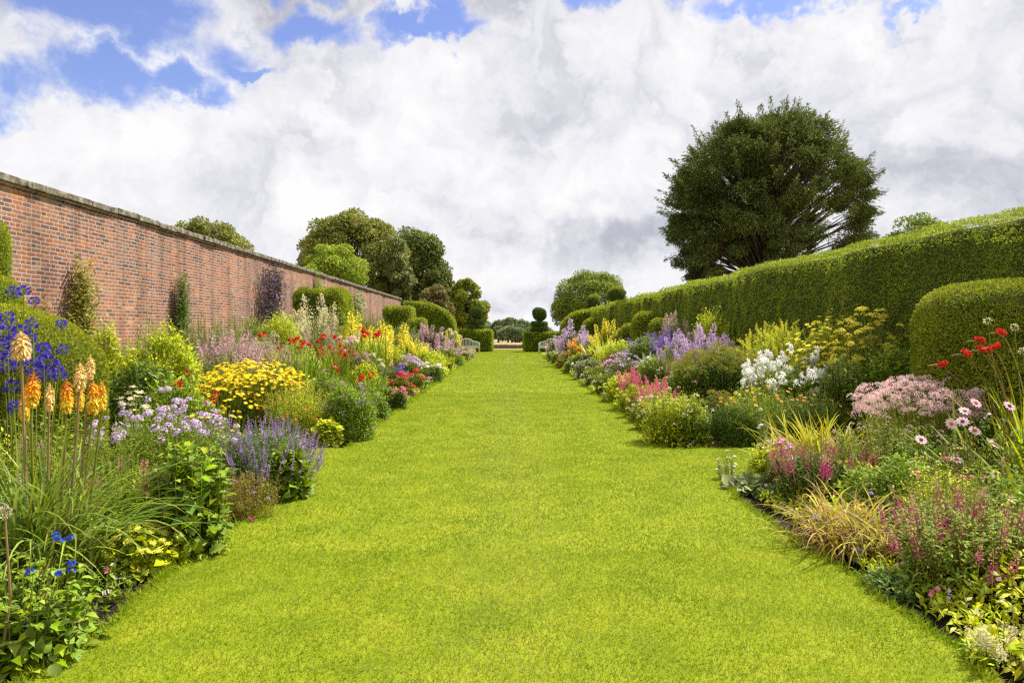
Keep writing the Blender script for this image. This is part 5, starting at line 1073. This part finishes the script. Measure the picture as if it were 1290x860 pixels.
plant('dark_shrub', 'leafy plant', 'dark green ferny foliage left below the orange daisies, beside the side path', 925, 505, 9.8, 70, ('dome', 'dark', LEAFN, .06), hf=1, cover=4)
plant('helenium', 'flower clump', 'orange daisies farther right, half behind the yellow-green sword leaves', 1028, 486, 9.75, 70, ('up', 'dark', LEAFN, .055), hf=.93, cover=3.4, fl=('daisy', ['orange', 'eye'], .055, 16, {'span': .3, 'face': .4}))
plant('white_phlox', 'flower clump', 'brilliant white lily-like flower mass in front of the yellow flower bank', 1000, 434, 11.3, 104, ('up', 'mid', LEAFM, .07), hf=.86, cover=2.8, fl=('lily', ['white', 'cream'], .17, 58, {'span': .32, 'face': .4}))
plant('white_gaura', 'flower clump', 'small pale white flower spire standing left of the yellow-green sword leaves', 961, 506, 9.6-1.9, 18, ('up', 'grey', LEAFN, .035), hf=.85, cover=1.5, fl=('phlox', ['white'], .05, 8, {'span': .5}))
plant('goldenrod', 'flower clump', 'yellow-green flower bank along the hedge behind the white flowers', 985, 398, 12.9, 104, ('dome', 'lime', LEAFM, .06), hf=.9, cover=4.2, fl=('plume', ['ygr', 'lime'], .17, 380, {'span': .4, 'jit': .5}), each=False)
plant('goldenrod', 'flower clump', 'middle stretch of yellow-green flowers right of the first bank', 1045, 394, 11.6, 90, ('dome', 'lime', LEAFM, .06), hf=.92, cover=4.2, fl=('plate', ['lemon', 'lime'], .075, 420, {'span': .45}), each=False)
plant('meadow_rue', 'flower clump', 'tallest pale yellow flower heads rising against the dark hedge', 1095, 383, 10.6, 88, ('up', 'mid', LEAFM, .06), hf=.82, cover=2.6, fl=('phlox', ['lemon'], .095, 110, {'span': .3}), each=False)
plant('green_phlox', 'leafy plant', 'large plain green clump of leafy stems left of the clipped mound', 1108, 418, 9.9, 110, ('dome', 'mid', LEAFM, .075), hf=.97, cover=4.6)
plant('green_phlox', 'leafy plant', 'dark green leafy patch below the yellow flowers between white phlox and plain green clump', 1062, 442, 10.0, 60, ('up', 'dark', LEAFM, .07), hf=1, cover=3.2)
plant('white_delphinium', 'flower clump', 'pale lilac-white flower spires at the far end of the right bed', 722, 402, 32, 26, ('up', 'grey', LEAFM, .1), hf=.75, cover=2.6, fl=('spikefat', ['lilac', 'white'], .9, 20, {'span': .4}), each=False)
plant('white_delphinium', 'flower clump', 'second group of pale lilac-white spires left of the yellow flowers', 743, 410, 30, 20, ('up', 'grey', LEAFM, .1), hf=.75, cover=2.6, fl=('spikefat', ['lilac', 'white'], .7, 14, {'span': .4}), each=False)
plant('orange_lily', 'flower clump', 'warm orange-yellow flower group below the pale spires at the far right', 725, 424, 28, 16, ('up', 'mid', LEAFM, .1), hf=.8, cover=2.4, fl=('lily', ['amber', 'orange'], .28, 14, {'span': .5}), each=False)
plant('yellow_perennial', 'flower clump', 'lemon yellow flower spikes above grassy leaves on the far right', 768, 398, 29, 34, ('up', 'mid', LEAFM, .1), hf=.8, cover=2.8, fl=('spikefat', ['lemon', 'ygr'], .7, 34, {'span': .45}), each=False)
strapc('iris_leaves', 'grassy yellow-green iris leaves below the lemon yellow spikes', 760, 420, 26, 44, 'lime', 120, .07)
plant('plume_poppy', 'flower clump', 'beige feathery plumes close under the long hedge above the purple flowers', 850, 386, 21.5, 30, ('up', 'grey', LEAFM, .09), hf=.85, cover=2.4, fl=('fluff', ['buff', 'buff'], .65, 24, {'span': .4}), each=False)
plant('white_spires', 'flower clump', 'slim creamy white spires left of the smaller magenta heads', 816, 430, 18, 26, ('up', 'grey', LEAFM, .08), hf=.75, cover=2.6, fl=('spike', ['white', 'grey'], .45, 16, {'span': .4}), each=False)
plant('silver_lavender', 'flower clump', 'silvery lilac flowers in front of the creamy white spires', 786, 441, 18.3, 40, ('up', 'grey', LEAFM, .07), hf=.85, cover=3, fl=('pea', ['lilac'], .1, 50, {'span': .4}), each=False)
plant('maroon_flowers', 'flower clump', 'dark maroon flowers and leaves above the silvery lilac patch', 768, 449, 20, 20, ('dome', 'bronze', LEAFM, .08), hf=.85, cover=3, fl=('pea', ['maroon'], .14, 12), each=False)
plant('maroon_shrub', 'shrub', 'reddish-purple leaved shrub near the far end of the right bed', 740, 442, 25, 18, ('dome', 'purple', LEAFM, .08), hf=1, cover=3.5)
plant('lime_mound', 'leafy plant', 'lime green mound with pale dots below the lemon yellow spikes', 782, 426, 22.5, 52, ('dome', 'lime', LEAF, .08), hf=.95, cover=3.8, fl=('pea', ['cream'], .08, 24), each=False)
plant('green_mound', 'leafy plant', 'mid green mound between lime mound and purple flower spires', 812, 422, 20.5, 46, ('dome', 'mid', LEAF, .08), hf=1, cover=3.8)
plant('green_mound', 'leafy plant', 'bushy green plant behind the farther pink astilbe', 822, 450, 15.6, 50, ('dome', 'mid', LEAF, .07), hf=1, cover=3.8, fl=('pea', ['white'], .04, 20), each=False)
plant('green_mound', 'leafy plant', 'leafy green patch between the nearer pink astilbe and the magenta phlox', 862, 456, 12.6, 56, ('dome', 'mid', LEAFM, .06), hf=1, cover=3.8, fl=('pea', ['pale'], .04, 26, {'span': .5}), each=False)
plant('pink_mist', 'flower clump', 'grey-pink mist of small flowers at the far right tip of the border', 703, 424, 37, 26, ('dome', 'grey', LEAF, .11), hf=.9, cover=3.6, fl=('pea', ['dusk'], .15, 30, {'span': .5}), each=False)
plant('white_phlox', 'flower clump', 'last whitish flower clump before the right bench', 697, 432, 42, 16, ('dome', 'mid', LEAF, .12), hf=.9, cover=3.6, fl=('pea', ['pale'], .18, 20, {'span': .5}), each=False)
for Y, H, r, mk, lb in ((11.0, .50, .42, 'dark', 'dark edging clump between the corner froth and the golden leaves, right side'), (12.3, .50, .42, 'mid', 'mounded green edging plant right below the nearer pink astilbe'), (13.9, .55, .48, 'lime', 'light green edging mound below the farther pink astilbe'),
                        (15.8, .60, .52, 'lime', 'rounded yellow-green edging mound on the right, fourth from the side path'), (17.8, .62, .5, 'mid', 'green edging mound left of the silvery lilac flowers'), (20.2, .65, .55, 'mid', 'deep green edging mound below the maroon flowers'), (23, .7, .6, 'grey', 'greyish edging mound on the right in front of the purple-leaved shrub'),
                        (26.3, .75, .62, 'mid', 'green edging mound below the orange-yellow flower group'), (30, .8, .7, 'olive', 'olive edging mound with pinkish specks on the far right'), (34.5, .8, .75, 'mid', 'far green edging mound below the grey-pink mist'), (40, .6, .6, 'lime', 'farthest pale green edging mound before the right bench')):
    plantm('edging_plant', 'leafy plant', lb, EW+r*.92, Y, H, r, (['dome', 'up', 'dome'][int(Y*10) % 3], mk, [LEAF, LEAFM, LEAFW][int(Y*10) % 3], .055), hf=1, cover=4.2, fl=('pea', [{'mid': 'cream', 'dark': 'rust', 'lime': 'ygr', 'grey': 'lilac', 'olive': 'dusk'}[mk]], .035, 20, {'stems': False, 'span': .4}), each=False)

# low green growth filling the beds between the named plants
def filler(name, x0, x1, y0, y1, cover=2.9, hmax=1.15):
    g = Geo(); n = 0
    mats = ['mid', 'dark', 'lime', 'olive']
    for y in np.arange(y0, y1, 1.0):
        ye = min(y+1.0, y1); size = max(.05, (y+.5)*.0042); k = int(cover*(ye-y)*(x1-x0)/(.3*size*size)); k = min(k, 9000)
        x = R.uniform(x0, x1, k); yy = R.uniform(y, ye, k); d = np.minimum(np.abs(x)-EW-.05, np.minimum(yy-y0, y1-yy)+.05)
        h = np.clip(.05+d*.46, .03, hmax)*(.6+.4*np.sin(x*4.1+yy*1.3)*np.sin(yy*3.7-x)+.15)
        P = np.stack([x, yy, h*R.uniform(.1, 1, k)**.6-.04], 1); D = R.normal(size=(k, 3))*.7+[0, 0, .5]
        w_ = (np.floor((np.sin(x*2.1+yy*.7)+np.sin(yy*1.9-x*1.3)+2)*1.1).astype(int)) % 4
        for i in range(4):
            s = w_ == i
            if s.any(): g.inst([(t[0], t[1], i) for t in LEAFM], P[s], D[s], [0, 0, 1]+R.normal(size=(s.sum(), 3))*.4, size*1.2*R.uniform(.6, 1.2, s.sum()))
        q = min(120, k//30); s = R.integers(0, k, q)
        for i in range(4): g.inst([(t[0], t[1], 4+i) for t in leafT(.9, (1,))], np.repeat(P[s[i::4]]+[0, 0, .05], 3, 0)+R.normal(size=(3*len(s[i::4]), 3))*.012, R.normal(size=(3*len(s[i::4]), 3))+[0, -.3, .4], None, size*.7)
    o = g.build(name, [LV[m_] for m_ in mats]+[PT[c] for c in ('lilac', 'cream', 'ygr', 'pink')]); tag(o, kind='stuff')
filler('ground_cover', -8.3, -EW-.12, 2.4, CY0-.05)
filler('ground_cover', EW+.18, 6.0, 2.4, CY0-.05)
filler('ground_cover', -8.3, -EW-.12, CY1+.05, 46)
filler('ground_cover', EW+.12, 6.0, CY1+.05, 46)

g = Geo(); g.inst(leafT(.7, (.8, 1)), R.normal(size=(7, 3))*[.014, .014, .003]+[0, 0, .028], R.normal(size=(7, 3))*[1, 1, .3], [0, 0, 1], .03)
o = g.build('fallen_petals', [PT['magenta']]); o.location = (X_(318, 5.75), 5.75, 0); tag(o, 'single fallen magenta blossom lying on the lawn near the left bed', 'petals')
